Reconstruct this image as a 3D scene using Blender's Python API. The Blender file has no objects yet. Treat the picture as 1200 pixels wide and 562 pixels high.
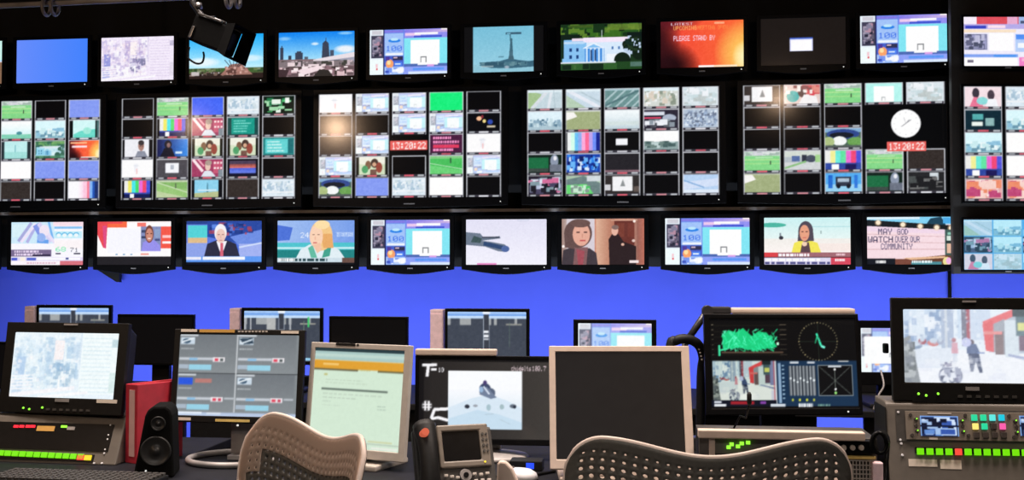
import bpy, bmesh, math, random
import numpy as np
from mathutils import Matrix, Vector
PI = math.pi
R = math.radians
scene = bpy.context.scene
COL = scene.collection

# ------------------------------------------------------------------ camera
FPX = 1250.0
YAW, PITCH = R(7.177), R(1.598)
CAMP = Vector((0, 0, 1.3))
_f = Vector((-math.sin(YAW)*math.cos(PITCH), math.cos(YAW)*math.cos(PITCH), math.sin(PITCH)))
_r = Vector((math.cos(YAW), math.sin(YAW), 0))
_u = _r.cross(_f)
cd = bpy.data.cameras.new('camera')
cam = bpy.data.objects.new('camera', cd)
COL.objects.link(cam)
cam.location = CAMP
cam.rotation_euler = (PI/2 + PITCH, 0, YAW)
cd.sensor_width = 36.0
cd.sensor_fit = 'HORIZONTAL'
cd.lens = 36.0*FPX/1200.0
cd.clip_start = 0.05
scene.camera = cam
scene.view_settings.view_transform = 'Standard'
scene.view_settings.look = 'None'
scene.view_settings.exposure = 0.0
scene.view_settings.gamma = 1.0
scene.view_settings.use_curve_mapping = False

def at(px, py, Y):
    """point of the room at world depth Y seen at a photo position (used to measure the room)"""
    d = _f*FPX + _r*(px-600) - _u*(py-281)
    return CAMP + d*(Y/d.y)

# ------------------------------------------------------------------ materials
def lin(c):
    return tuple(((v/255.0)/12.92 if v/255.0 <= 0.04045 else ((v/255.0+0.055)/1.055)**2.4) for v in c)

def mat(name, rgb, rough=0.5, metal=0.0, noise=0.0, scale=40.0, bump=0.0, spec=0.5):
    m = bpy.data.materials.new(name)
    m.use_nodes = True
    nt = m.node_tree
    b = nt.nodes['Principled BSDF']
    b.inputs['Roughness'].default_value = rough
    b.inputs['Metallic'].default_value = metal
    b.inputs['Specular IOR Level'].default_value = spec
    tc = nt.nodes.new('ShaderNodeTexCoord')
    n = nt.nodes.new('ShaderNodeTexNoise')
    n.inputs['Scale'].default_value = scale
    n.inputs['Detail'].default_value = 4
    nt.links.new(tc.outputs['Object'], n.inputs['Vector'])
    cr = nt.nodes.new('ShaderNodeValToRGB')
    a = 1-noise
    c2 = 1+noise
    cr.color_ramp.elements[0].position = 0.3
    cr.color_ramp.elements[1].position = 0.7
    cr.color_ramp.elements[0].color = (rgb[0]*a, rgb[1]*a, rgb[2]*a, 1)
    cr.color_ramp.elements[1].color = (min(1, rgb[0]*c2), min(1, rgb[1]*c2), min(1, rgb[2]*c2), 1)
    nt.links.new(n.outputs['Fac'], cr.inputs['Fac'])
    nt.links.new(cr.outputs['Color'], b.inputs['Base Color'])
    if bump:
        bp = nt.nodes.new('ShaderNodeBump')
        bp.inputs['Strength'].default_value = bump
        bp.inputs['Distance'].default_value = 0.002
        nt.links.new(n.outputs['Fac'], bp.inputs['Height'])
        nt.links.new(bp.outputs['Normal'], b.inputs['Normal'])
    return m

def glow(name, srgb, strength=1.0):
    m = bpy.data.materials.new(name)
    m.use_nodes = True
    b = m.node_tree.nodes['Principled BSDF']
    c = lin(srgb)
    b.inputs['Base Color'].default_value = (c[0]*.3, c[1]*.3, c[2]*.3, 1)
    b.inputs['Roughness'].default_value = 0.3
    b.inputs['Emission Color'].default_value = (*c, 1)
    b.inputs['Emission Strength'].default_value = strength
    m.cycles.emission_sampling = 'NONE'
    return m

def screen_mat(name, rough, spec):
    m = bpy.data.materials.new(name)
    m.use_nodes = True
    nt = m.node_tree
    b = nt.nodes['Principled BSDF']
    b.inputs['Base Color'].default_value = (0.006, 0.006, 0.006, 1)
    b.inputs['Roughness'].default_value = rough
    b.inputs['Specular IOR Level'].default_value = spec
    a = nt.nodes.new('ShaderNodeAttribute')
    a.attribute_name = 'picture'
    nt.links.new(a.outputs['Color'], b.inputs['Emission Color'])
    b.inputs['Emission Strength'].default_value = 1.0
    m.cycles.emission_sampling = 'NONE'
    return m

M = dict(
    black=mat('black_gloss_plastic', (.005, .005, .0055), .30, 0, .2, 60, 0, .13),
    matte=mat('black_matte_plastic', (.007, .0068, .007), .55, 0, .25, 80, .2, .3),
    panel=mat('black_wall_panel', (.006, .006, .007), .7, 0, .3, 12, .2),
    bezel=mat('charcoal_plastic', (.009, .0082, .0075), .45, 0, .15, 90, .1, .25),
    dark=mat('dark_grey_plastic', (.055, .05, .045), .5, 0, .15, 60, .1),
    grey=mat('console_grey_paint', (.135, .118, .10), .5, 0, .12, 25, .15),
    grey2=mat('panel_warm_grey', (.19, .16, .13), .45, 0, .1, 40, .1),
    silver=mat('silver_plastic', (.50, .45, .40), .4, 0, .06, 50, .05),
    beige=mat('beige_plastic', (.62, .50, .42), .45, 0, .06, 40, .1),
    pinkish=mat('pinkish_beige_board', (.88, .66, .70), .6, 0, .1, 60, .1),
    chairshell=mat('graphite_chair_polymer', (.095, .088, .076), .55, 0, .12, 120, .15),
    chairliner=mat('pale_chair_polymer', (.60, .49, .41), .42, 0, .06, 80, .1),
    chairmetal=mat('chair_grey_metal', (.2, .19, .18), .35, .8, .1, 60),
    railpale=mat('pale_rail_paint', (.55, .52, .50), .4, 0, .2, 14, .1),
    void=mat('flat_black_coating', (.005, .005, .005), .85, 0, .2, 60, .1, .08),
    steel=mat('brushed_steel', (.35, .34, .34), .35, .9, .15, 30, .1),
    railm=mat('grey_rail_paint', (.32, .30, .29), .45, .2, .25, 14, .1),
    desk=mat('slate_desk_laminate', (.009, .0092, .013), .6, 0, .25, 30, .05, .15),
    red=mat('red_binder_vinyl', (.50, .03, .05), .4, 0, .12, 30, .1),
    pale=mat('pale_pink_spine', (.75, .45, .42), .5, 0, .08, 30),
    paper=mat('cream_label_paper', (.75, .66, .56), .6, 0, .05, 80),
    yellow=mat('yellow_label_tape', (.72, .52, .16), .55, 0, .06, 80),
    orange=mat('orange_label_tape', (.62, .34, .08), .55, 0, .06, 80),
    white=mat('white_plastic', (.75, .75, .78), .35, 0, .04, 60),
    wallblue=mat('blue_lit_wall', (.075, .118, .90), .75, 0, .05, 3, .1),  # the blue of the wall light is put into this base colour
    wallgrey=mat('charcoal_wall_paint', (.03, .028, .027), .8, 0, .15, 6, .1),
    floor=mat('dark_carpet', (.02, .02, .024), .9, 0, .35, 150, .5),
    ceil=mat('black_ceiling', (.012, .012, .012), .9, 0, .2, 20, .2),
    bank=mat('warm_grey_bank_panel', (.045, .04, .036), .55, 0, .12, 20, .1),
    cone=mat('speaker_cone_rubber', (.02, .02, .02), .4, 0, .1, 60),
    keys=mat('dark_keycaps', (.05, .047, .045), .5, 0, .3, 200),
    lampmetal=mat('grey_lamp_metal', (.06, .058, .06), .35, .5, .1, 40),
    screen=screen_mat('display_glass', .12, .35),
    screen_matte=screen_mat('matte_display_film', .4, .10),
    led_g=glow('green_led', (150, 255, 60), 1.3),
    led_r=glow('red_led', (255, 40, 60), 1.2),
    led_y=glow('amber_led', (250, 220, 60), 1.1),
    led_w=glow('white_led', (235, 235, 230), .9),
    led_b=glow('blue_led', (40, 80, 255), 1.0),
    btn_green=glow('lit_green_key', (110, 215, 10), 1.0),
    btn_red=glow('lit_red_key', (240, 75, 60), 1.0),
    btn_amber=glow('lit_amber_key', (225, 205, 40), 1.0),
    btn_teal=glow('lit_teal_key', (40, 205, 150), 1.0),
    btn_cyan=glow('lit_cyan_key', (90, 220, 215), 1.0),
    btn_sky=glow('lit_sky_key', (30, 190, 215), 1.0),
    btn_cream=glow('lit_cream_key', (255, 225, 120), 1.0),
    btn_pink=glow('lit_pink_key', (240, 90, 165), 1.0),
    key_off=mat('unlit_key', (.05, .04, .035), .4, 0, .1, 80),
)

# ------------------------------------------------------------------ mesh helpers
I4 = Matrix.Identity(4)

class MB:
    def __init__(self):
        self.b = bmesh.new()
    def quad(self, pts, M_=I4):
        return self.b.faces.new([self.b.verts.new(M_ @ Vector(p)) for p in pts])
    def box(self, c, s, M_=I4, bev=0.0, taper=1.0):
        bb = bmesh.new()
        bmesh.ops.create_cube(bb, size=1)
        for v in bb.verts:
            k = taper if v.co.y > 0 else 1.0
            v.co = Vector((v.co.x*s[0]*k, v.co.y*s[1], v.co.z*s[2]*k))
        if bev:
            bmesh.ops.bevel(bb, geom=list(bb.edges), offset=bev, segments=2, affect='EDGES', profile=.6)
        self._merge(bb, M_ @ Matrix.Translation(c))
        return self
    def _merge(self, bb, M_):
        vm = {}
        for v in bb.verts:
            vm[v] = self.b.verts.new(M_ @ v.co)
        for f in bb.faces:
            try:
                nf = self.b.faces.new([vm[v] for v in f.verts])
                nf.smooth = f.smooth
            except ValueError:
                pass
        bb.free()
    def cyl(self, p0, p1, r0, r1=None, n=20, M_=I4, caps=True, smooth=True):
        p0, p1 = M_ @ Vector(p0), M_ @ Vector(p1)
        r1 = r0 if r1 is None else r1
        d = (p1-p0).normalized()
        a = d.orthogonal().normalized()
        c = d.cross(a)
        rings = []
        for p, r in ((p0, r0), (p1, r1)):
            rings.append([self.b.verts.new(p + a*(r*math.cos(2*PI*i/n)) + c*(r*math.sin(2*PI*i/n))) for i in range(n)])
        for i in range(n):
            f = self.b.faces.new([rings[0][i], rings[0][(i+1) % n], rings[1][(i+1) % n], rings[1][i]])
            f.smooth = smooth
        if caps:
            self.b.faces.new(rings[0][::-1])
            self.b.faces.new(rings[1])
        return self
    def tube(self, pts, r, n=10, M_=I4, closed=False):
        P = [M_ @ Vector(p) for p in pts]
        k = len(P)
        rs = r if isinstance(r, (list, tuple)) else [r]*k
        prev = None
        rings = []
        for i, p in enumerate(P):
            t = (P[(i+1) % k]-P[i-1]) if closed else (P[min(i+1, k-1)]-P[max(i-1, 0)])
            t.normalize()
            a = t.orthogonal().normalized() if prev is None else (prev - t*prev.dot(t)).normalized()
            prev = a
            c = t.cross(a)
            rings.append([self.b.verts.new(p+a*(rs[i]*math.cos(2*PI*j/n))+c*(rs[i]*math.sin(2*PI*j/n))) for j in range(n)])
        for i in range(k if closed else k-1):
            A, B = rings[i], rings[(i+1) % k]
            for j in range(n):
                f = self.b.faces.new([A[j], A[(j+1) % n], B[(j+1) % n], B[j]])
                f.smooth = True
        if not closed:
            self.b.faces.new(rings[0][::-1])
            self.b.faces.new(rings[-1])
        return self
    def lathe(self, prof, n=24, M_=I4):
        rings = []
        for r, z in prof:
            rings.append([self.b.verts.new(M_ @ Vector((r*math.cos(2*PI*i/n), r*math.sin(2*PI*i/n), z))) for i in range(n)])
        for A, B in zip(rings, rings[1:]):
            for i in range(n):
                f = self.b.faces.new([A[i], A[(i+1) % n], B[(i+1) % n], B[i]])
                f.smooth = True
        self.b.faces.new(rings[0][::-1])
        self.b.faces.new(rings[-1])
        return self
    def prism(self, poly, y0, y1, M_=I4):
        """polygon in the x-z plane swept from y0 to y1"""
        A = [self.b.verts.new(M_ @ Vector((p[0], y0, p[1]))) for p in poly]
        B = [self.b.verts.new(M_ @ Vector((p[0], y1, p[1]))) for p in poly]
        n = len(poly)
        self.b.faces.new(A)
        self.b.faces.new(B[::-1])
        for i in range(n):
            self.b.faces.new([A[i], B[i], B[(i+1) % n], A[(i+1) % n]])
        return self
    def sweep(self, poly, x0, x1, M_=I4):
        """polygon in the y-z plane swept from x0 to x1"""
        A = [self.b.verts.new(M_ @ Vector((x0, p[0], p[1]))) for p in poly]
        B = [self.b.verts.new(M_ @ Vector((x1, p[0], p[1]))) for p in poly]
        n = len(poly)
        self.b.faces.new(A)
        self.b.faces.new(B[::-1])
        for i in range(n):
            self.b.faces.new([A[i], B[i], B[(i+1) % n], A[(i+1) % n]])
        return self
    def ring(self, o, i, y0, y1, yin, chin=0.0, M_=I4):
        """picture-frame ring: outer/inner (x0,z0,x1,z1); front y0, outer wall to y1, inner lip to yin; chin = belly of the lower edge"""
        N = 12
        ox0, oz0, ox1, oz1 = o
        ix0, iz0, ix1, iz1 = i
        def outline(x0, z0, x1, z1, c):
            p = [(x0, z1), (x1, z1)]
            for k in range(N+1):
                t = k/N
                p.append((x1+(x0-x1)*t, z0-c*math.sin(PI*t)**1.3 if 0 < t < 1 else z0))
            return p
        O = outline(ox0, oz0, ox1, oz1, chin)
        In = outline(ix0, iz0, ix1, iz1, 0)
        n = len(O)
        V = lambda P, y: [self.b.verts.new(M_ @ Vector((p[0], y, p[1]))) for p in P]
        Of, Ob, If, Ib = V(O, y0), V(O, y1), V(In, y0), V(In, yin)
        for k in range(n):
            j = (k+1) % n
            self.b.faces.new([Of[k], Of[j], If[j], If[k]])
            self.b.faces.new([Of[j], Of[k], Ob[k], Ob[j]])
            self.b.faces.new([If[k], If[j], Ib[j], Ib[k]])
        self.b.faces.new(Ob[::-1])
        return self
    def build(self, name, m, parent=None, loc=None, smooth=False, bevel=0.0, rotz=0.0):
        bmesh.ops.recalc_face_normals(self.b, faces=list(self.b.faces))
        me = bpy.data.meshes.new(name)
        self.b.to_mesh(me)
        self.b.free()
        me.materials.append(m)
        o = bpy.data.objects.new(name, me)
        COL.objects.link(o)
        if parent is not None:
            o.parent = parent
        if loc is not None:
            o.location = loc
        if rotz:
            o.rotation_euler = (0, 0, rotz)
        if smooth:
            for p in me.polygons:
                p.use_smooth = True
        if bevel:
            md = o.modifiers.new('bevel', 'BEVEL')
            md.width = bevel
            md.segments = 2
            md.limit_method = 'ANGLE'
            md.angle_limit = R(35)
        return o

def thing(name, label, cat, loc=(0, 0, 0), rotz=0.0, group=None):
    o = bpy.data.objects.new(name, None)
    o.empty_display_size = 0.05
    COL.objects.link(o)
    o.location = loc
    o.rotation_euler = (0, 0, rotz)
    return tag(o, label, cat, group)

def tag(o, label, cat, group=None):
    o['label'] = label
    o['category'] = cat
    if group:
        o['group'] = group
    return o

def struct(o):
    o['kind'] = 'structure'
    return o

def copy_tree(o, parent=None):
    c = o.copy()
    COL.objects.link(c)
    if parent is not None:
        c.parent = parent
    for ch in list(o.children):
        copy_tree(ch, c)
    return c

# ------------------------------------------------------------------ picture canvases (what the displays show)
FONT = {}
for tok in ("0:3E5149453E 1:00427F4000 2:4261514946 3:2141454B31 4:1814127F10 5:2745454539 6:3C4A494930 7:0171090503 8:3649494936 9:064949291E "
            "A:7E1111117E B:7F49494936 C:3E41414122 D:7F4141221C E:7F49494941 F:7F09090901 G:3E4149497A H:7F0808087F I:00417F4100 J:2040413F01 K:7F08142241 "
            "L:7F40404040 M:7F020C027F N:7F0408107F O:3E4141413E P:7F09090906 Q:3E4151215E R:7F09192946 S:4649494931 T:01017F0101 U:3F4040403F V:1F2040201F "
            "W:3F4038403F X:6314081463 Y:0708700807 Z:6151494543 .:0060600000 #:147F147F14 -:0808080808 b:7F48444438 c:3844444420 e:3854545418 h:7F08040478 "
            "i:00447D4000 l:00417F4000 s:4854545420 t:043F444020 d:384444487F o:3844444438").split():
    FONT[tok[0]] = [int(tok[2+2*k:4+2*k], 16) for k in range(5)]
FONT[':'] = [0, 0x36, 0x36, 0, 0]

class Pic:
    """drawing surface 100 units wide; height in the same units"""
    def __init__(s, img, hu):
        s.a = img
        s.H, s.W = img.shape[:2]
        s.hu = hu
        s.kx = s.W/100.0
        s.ky = s.H/hu
    def _r(s, x, y, w, h):
        return max(0, int(round(x*s.kx))), max(0, int(round(y*s.ky))), max(0, int(round((x+w)*s.kx))), max(0, int(round((y+h)*s.ky)))
    def fill(s, c):
        s.a[:] = c
    def rect(s, x, y, w, h, c, al=1.0):
        x0, y0, x1, y1 = s._r(x, y, w, h)
        x1 = max(x1, x0+1)
        y1 = max(y1, y0+1)
        if al >= 1:
            s.a[y0:y1, x0:x1] = c
        else:
            s.a[y0:y1, x0:x1] = s.a[y0:y1, x0:x1]*(1-al)+np.array(c)*al
    def vgrad(s, x, y, w, h, c0, c1):
        x0, y0, x1, y1 = s._r(x, y, w, h)
        n = y1-y0
        if n < 1:
            return
        t = np.linspace(0, 1, n)[:, None, None]
        s.a[y0:y1, x0:x1] = (np.array(c0)*(1-t)+np.array(c1)*t)[:s.a[y0:y1, x0:x1].shape[0]]
    def hgrad(s, x, y, w, h, c0, c1):
        x0, y0, x1, y1 = s._r(x, y, w, h)
        n = s.a[y0:y1, x0:x1].shape[1]
        if n < 1:
            return
        t = np.linspace(0, 1, n)[None, :, None]
        s.a[y0:y1, x0:x1] = np.array(c0)*(1-t)+np.array(c1)*t
    def _grid(s):
        if not hasattr(s, 'gx'):
            s.gy, s.gx = np.mgrid[0:s.H, 0:s.W]
            s.gx = (s.gx+.5)/s.kx
            s.gy = (s.gy+.5)/s.ky
    def ell(s, cx, cy, rx, ry, c, al=1.0, soft=0.0):
        s._grid()
        d = ((s.gx-cx)/rx)**2+((s.gy-cy)/ry)**2
        if soft:
            m = (np.clip((1.0-d)/soft, 0, 1)*al)[..., None]
            s.a[:] = s.a*(1-m)+np.array(c)*m
        else:
            m = d < 1
            s.a[m] = s.a[m]*(1-al)+np.array(c)*al
    def poly(s, pts, c, al=1.0):
        s._grid()
        ins = np.zeros((s.H, s.W), bool)
        n = len(pts)
        for i in range(n):
            x0, y0 = pts[i]
            x1, y1 = pts[(i+1) % n]
            if y0 == y1:
                continue
            cond = ((y0 > s.gy) != (y1 > s.gy)) & (s.gx < (x1-x0)*(s.gy-y0)/(y1-y0)+x0)
            ins ^= cond
        s.a[ins] = s.a[ins]*(1-al)+np.array(c)*al
    def line(s, x0, y0, x1, y1, w, c, al=1.0):
        dx, dy = x1-x0, y1-y0
        L = math.hypot(dx, dy) or 1
        nx, ny = -dy/L*w/2, dx/L*w/2
        s.poly([(x0+nx, y0+ny), (x1+nx, y1+ny), (x1-nx, y1-ny), (x0-nx, y0-ny)], c, al)
    def text(s, t, x, y, h, c, sp=1.0, w=None):
        u = h/7.0
        if w:
            ux = w/(len(t)*6.0)
        else:
            ux = u*sp
        for i, ch in enumerate(t):
            g = FONT.get(ch)
            if not g:
                continue
            for k in range(5):
                for b in range(7):
                    if g[k] >> b & 1:
                        s.rect(x+(i*6+k)*ux, y+b*u, ux, u, c)
    def blot(s, x, y, w, h, cols, n, seed, lo, hi, asp=1.0, al=1.0):
        rr = random.Random(seed)
        for _ in range(n):
            q = rr.uniform(lo, hi)
            qw, qh = min(w, q*asp*rr.uniform(.6, 1.4)), min(h, q*rr.uniform(.6, 1.4))
            s.rect(x+rr.random()*(w-qw), y+rr.random()*(h-qh), qw, qh, rr.choice(cols), al)
    def grain(s, x, y, w, h, amt, seed, cell=1.0):
        x0, y0, x1, y1 = s._r(x, y, w, h)
        v = s.a[y0:y1, x0:x1]
        k = max(1, int(cell*s.kx))
        g = np.random.RandomState(seed).uniform(-amt, amt, (v.shape[0]//k+1, v.shape[1]//k+1, 1))
        g = np.repeat(np.repeat(g, k, 0), k, 1)[:v.shape[0], :v.shape[1]]
        s.a[y0:y1, x0:x1] = np.clip(v+g, 0, 255)
    def fake_lines(s, x, y, w, n, dy, th, c, seed, al=1.0):
        rr = random.Random(seed)
        for i in range(n):
            xx = x
            end = x+w*rr.uniform(.6, 1)
            while xx < end:
                q = rr.uniform(.03, .10)*w
                s.rect(xx, y+i*dy, min(q, end-xx), th, c, al)
                xx += q+w*.02
    def sub(s, x, y, w, h, hu=56.0):
        x0, y0, x1, y1 = s._r(x, y, w, h)
        return Pic(s.a[y0:max(y1, y0+2), x0:max(x1, x0+2)], hu)

SS = 2
def make_screen(wm, hm, draw, vpu, hu=None, gain=1.15, grain=5.0, soft=1):
    """wm,hm in metres; vpu mesh samples per metre; returns colour rows"""
    nx, ny = max(8, int(wm*vpu)), max(6, int(hm*vpu))
    img = np.zeros((ny*SS, nx*SS, 3))
    draw(Pic(img, hu or 100.0*hm/wm))
    img = img.reshape(ny, SS, nx, SS, 3).mean((1, 3))
    # the soft look of a distant display: light optical spread
    for _ in range(soft):
        p = np.pad(img, ((1, 1), (1, 1), (0, 0)), 'edge')
        img = (p[1:-1, 1:-1]*4+p[:-2, 1:-1]+p[2:, 1:-1]+p[1:-1, :-2]+p[1:-1, 2:])/8
    # fine picture texture and camera bloom put into the colours by a gain curve
    rs = np.random.RandomState(int(wm*1000)+ny)
    g = rs.uniform(-1, 1, (ny, nx, 1))
    g = (g+np.roll(g, 1, 0)+np.roll(g, 1, 1)+np.roll(g, (1, 1), (0, 1)))/4
    g2 = np.repeat(np.repeat(rs.uniform(-1, 1, (ny//4+1, nx//4+1, 1)), 4, 0), 4, 1)[:ny, :nx]
    lum = img.mean(2, keepdims=True)/255.0
    img = np.clip(img+(g*grain+g2*grain*.6)*np.clip(lum*3, 0, 1), 0, 255)
    img = 255.0*(1-(1-img/255.0)**gain)
    return img

def screen_mesh(name, wm, hm, draw, parent, F_=I4, y=0.003, vpu=420, m=None, hu=None, **kw):
    img = make_screen(wm, hm, draw, vpu, hu, **kw)
    ny, nx = img.shape[:2]
    X = np.linspace(-wm/2, wm/2, nx)
    Z = np.linspace(hm/2, -hm/2, ny)
    gx, gz = np.meshgrid(X, Z)
    co = np.stack([gx, np.full_like(gx, y), gz, np.ones_like(gx)], -1).reshape(-1, 4)
    co = co @ np.array(F_).T
    i = np.arange(ny*nx).reshape(ny, nx)
    q = np.stack([i[1:, :-1], i[1:, 1:], i[:-1, 1:], i[:-1, :-1]], -1).reshape(-1, 4)
    me = bpy.data.meshes.new(name)
    me.vertices.add(ny*nx)
    me.vertices.foreach_set('co', co[:, :3].astype(np.float32).ravel())
    me.loops.add(q.size)
    me.loops.foreach_set('vertex_index', q.astype(np.int32).ravel())
    me.polygons.add(len(q))
    me.polygons.foreach_set('loop_start', np.arange(0, q.size, 4, dtype=np.int32))
    me.update(calc_edges=True)
    s = np.clip(img, 0, 255)/255.0
    l = np.where(s <= .04045, s/12.92, ((s+.055)/1.055)**2.4)
    at_ = me.color_attributes.new('picture', 'FLOAT_COLOR', 'POINT')
    at_.data.foreach_set('color', np.concatenate([l, np.ones((ny, nx, 1))], -1).astype(np.float32).ravel())
    me.materials.append(m or M['screen'])
    o = bpy.data.objects.new(name, me)
    COL.objects.link(o)
    o.parent = parent
    return o

# ------------------------------------------------------------------ the pictures
K = (4, 4, 5)
W_ = (255, 255, 255)

def p_black(p): p.fill((6, 5, 6))
def p_brown(p): p.fill((42, 36, 34)); p.grain(0, 0, 100, p.hu, 4, 3, 3)
def p_white(p): p.fill((255, 252, 252))
def p_blue(p): p.fill((62, 112, 248)); p.hgrad(0, 0, 100, p.hu, (92, 128, 250), (60, 118, 252))
def p_deepblue(p): p.fill((52, 84, 238))
def p_peri(p): p.fill((112, 132, 232))
def p_green(p): p.fill((20, 226, 104))
def p_red(p): p.fill((200, 40, 40))

def p_city(p, pink=True, seed=5):
    H = p.hu
    base = (232, 220, 245) if pink else (226, 240, 252)
    p.fill(base)
    c1 = [(200, 185, 225), (180, 170, 215), (245, 235, 250), (225, 205, 225), (250, 250, 255)] if pink else \
         [(176, 202, 228), (206, 228, 246), (240, 250, 255), (160, 192, 222), (222, 238, 246), (190, 215, 232)]
    p.blot(0, 2, 66, H-8, c1, 120, seed, 3, 12, .8, .7)
    p.blot(12, 8, 46, H-14, c1, 90, seed+1, 2, 6, 1, .75)
    dk = (150, 130, 190) if pink else (158, 190, 220)
    p.rect(4, H*.38, 9, H*.30, (124, 128, 205) if pink else (160, 190, 226))
    p.rect(2, H*.75, 10, H*.2, (150, 160, 220) if pink else (190, 212, 236))
    p.rect(33, H*.08, 7, H*.6, dk, .5)
    p.rect(40, H*.12, 9, H*.3, (250, 236, 236))
    p.rect(52, H*.15, 6, H*.25, dk, .6)
    p.blot(38, H*.45, 24, H*.36, [(110, 100, 150), (90, 90, 130), (240, 240, 250), (200, 195, 225)] if pink else [(150, 180, 205), (128, 165, 200), (235, 245, 252)], 46, seed+2, 2, 6, 1.3, .8)
    p.rect(66, 0, 34, H*.93, (236, 224, 246) if pink else (238, 250, 252))
    for k in range(14):
        p.rect(67, H*(.08+.062*k), 27, H*.014, (205, 190, 225) if pink else (206, 228, 238))
    p.rect(64, 0, 1.5, H*.5, (210, 200, 230) if pink else (205, 222, 238))
    p.rect(94, H*.1, 6, H*.12, (175, 165, 195) if pink else (180, 205, 212))
    p.rect(94, H*.6, 6, H*.3, (215, 205, 225) if pink else (205, 228, 225))
    p.line(0, H*.97, 62, H*.84, 3.2, (248, 244, 250))
    p.line(28, H, 75, H*.9, 2.2, (250, 248, 252))
    for k in range(5):
        p.line(0, H*(.68+.05*k), 22, H*(.66+.05*k), 1.2, (245, 245, 252))
    p.rect(46, H*.66, 1.6, H*.2, W_)
    if not pink:
        p.blot(0, 0, 64, H*.9, [(250, 253, 255), (206, 226, 242), (232, 244, 250), (180, 205, 225), (255, 245, 245)], 170, seed+7, 1, 3.5, 1, .45)
        p.a[:] = p.a*.84+np.array((236, 248, 255))*.16
    else:
        p.blot(0, 0, 64, H*.9, [(250, 244, 255), (200, 184, 220), (240, 226, 240), (150, 140, 190), (255, 235, 235)], 160, seed+7, 1, 3.5, 1, .6)
        p.a[:] = p.a*.85+np.array((250, 240, 255))*.15
    p.grain(0, 0, 100, H, 9, seed+3, 1.2)

def p_tvtower(p):
    H = p.hu
    p.vgrad(0, 0, 100, H*.8, (22, 160, 250), (190, 238, 255))
    p.ell(18, H*.62, 26, H*.12, (240, 250, 255), .8, .8)
    p.ell(82, H*.55, 20, H*.09, (225, 245, 255), .7, .8)
    p.rect(0, H*.76, 100, H*.24, (70, 80, 50))
    p.blot(0, H*.76, 100, H*.1, [(60, 90, 45), (95, 110, 70), (120, 130, 100), (45, 70, 40)], 60, 2, 2, 5, 1.5)
    p.rect(0, H*.88, 100, H*.12, (40, 28, 26))
    p.blot(0, H*.83, 60, H*.12, [(190, 180, 180), (110, 90, 80), (50, 40, 36)], 40, 3, 1, 4, 1.6)
    p.poly([(42, H*.92), (56, H*.68), (70, H*.66), (86, H*.92)], (150, 105, 95))
    p.blot(48, H*.72, 34, H*.2, [(170, 120, 110), (90, 60, 55), (205, 160, 150)], 40, 4, 1.5, 4)
    for k in range(6):
        p.line(56+2*k, H*.74, 48+6*k, H*.58, .8, (40, 40, 46))

def p_skyline(p):
    H = p.hu
    p.vgrad(0, 0, 100, H*.62, (12, 118, 236), (150, 214, 250))
    p.ell(48, H*.27, 6, H*.04, (225, 242, 255), .9, .9)
    p.ell(8, H*.14, 10, H*.05, (200, 230, 255), .5, .9)
    p.ell(88, H*.40, 16, H*.10, (245, 245, 250), .9, .8)
    p.ell(88, H*.05, 12, H*.04, (190, 230, 255), .6, .9)
    b = (52, 60, 78)
    p.rect(2, H*.34, 4.5, H*.28, b); p.rect(3.4, H*.30, 1.6, H*.1, b)
    p.rect(13, H*.52, 4, H*.12, b)
    p.rect(22, H*.46, 10, H*.18, b); p.rect(24, H*.43, 6, H*.06, b)
    p.rect(34, H*.55, 5, H*.1, (80, 90, 105))
    p.poly([(58, H*.26), (62, H*.20), (66, H*.26), (67.5, H*.60), (57, H*.60)], b)
    p.rect(62, H*.14, .9, H*.1, b)
    p.rect(68, H*.42, 5, H*.16, (64, 74, 96))
    p.rect(0, H*.61, 100, H*.39, (120, 100, 105))
    p.poly([(46, H*.62), (100, H*.47), (100, H*.66), (46, H*.68)], (226, 214, 222))
    p.poly([(58, H*.66), (100, H*.58), (100, H*.70), (58, H*.72)], (150, 150, 168))
    p.blot(0, H*.64, 100, H*.16, [(70, 64, 66), (190, 170, 178), (120, 108, 112), (228, 205, 210), (60, 60, 55)], 90, 7, 2, 6, 1.8)
    p.blot(0, H*.76, 100, H*.24, [(52, 42, 44), (92, 74, 78), (214, 180, 186), (245, 225, 228), (130, 100, 108), (60, 50, 48)], 120, 8, 2, 7, 1.7)
    p.poly([(24, H*.86), (52, H*.76), (62, H*.82), (34, H*.96)], (240, 214, 220))
    p.poly([(46, H), (54, H*.84), (66, H*.86), (72, H)], (42, 38, 36))
    p.poly([(0, H*.82), (14, H*.84), (10, H), (0, H)], (58, 42, 46))

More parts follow.
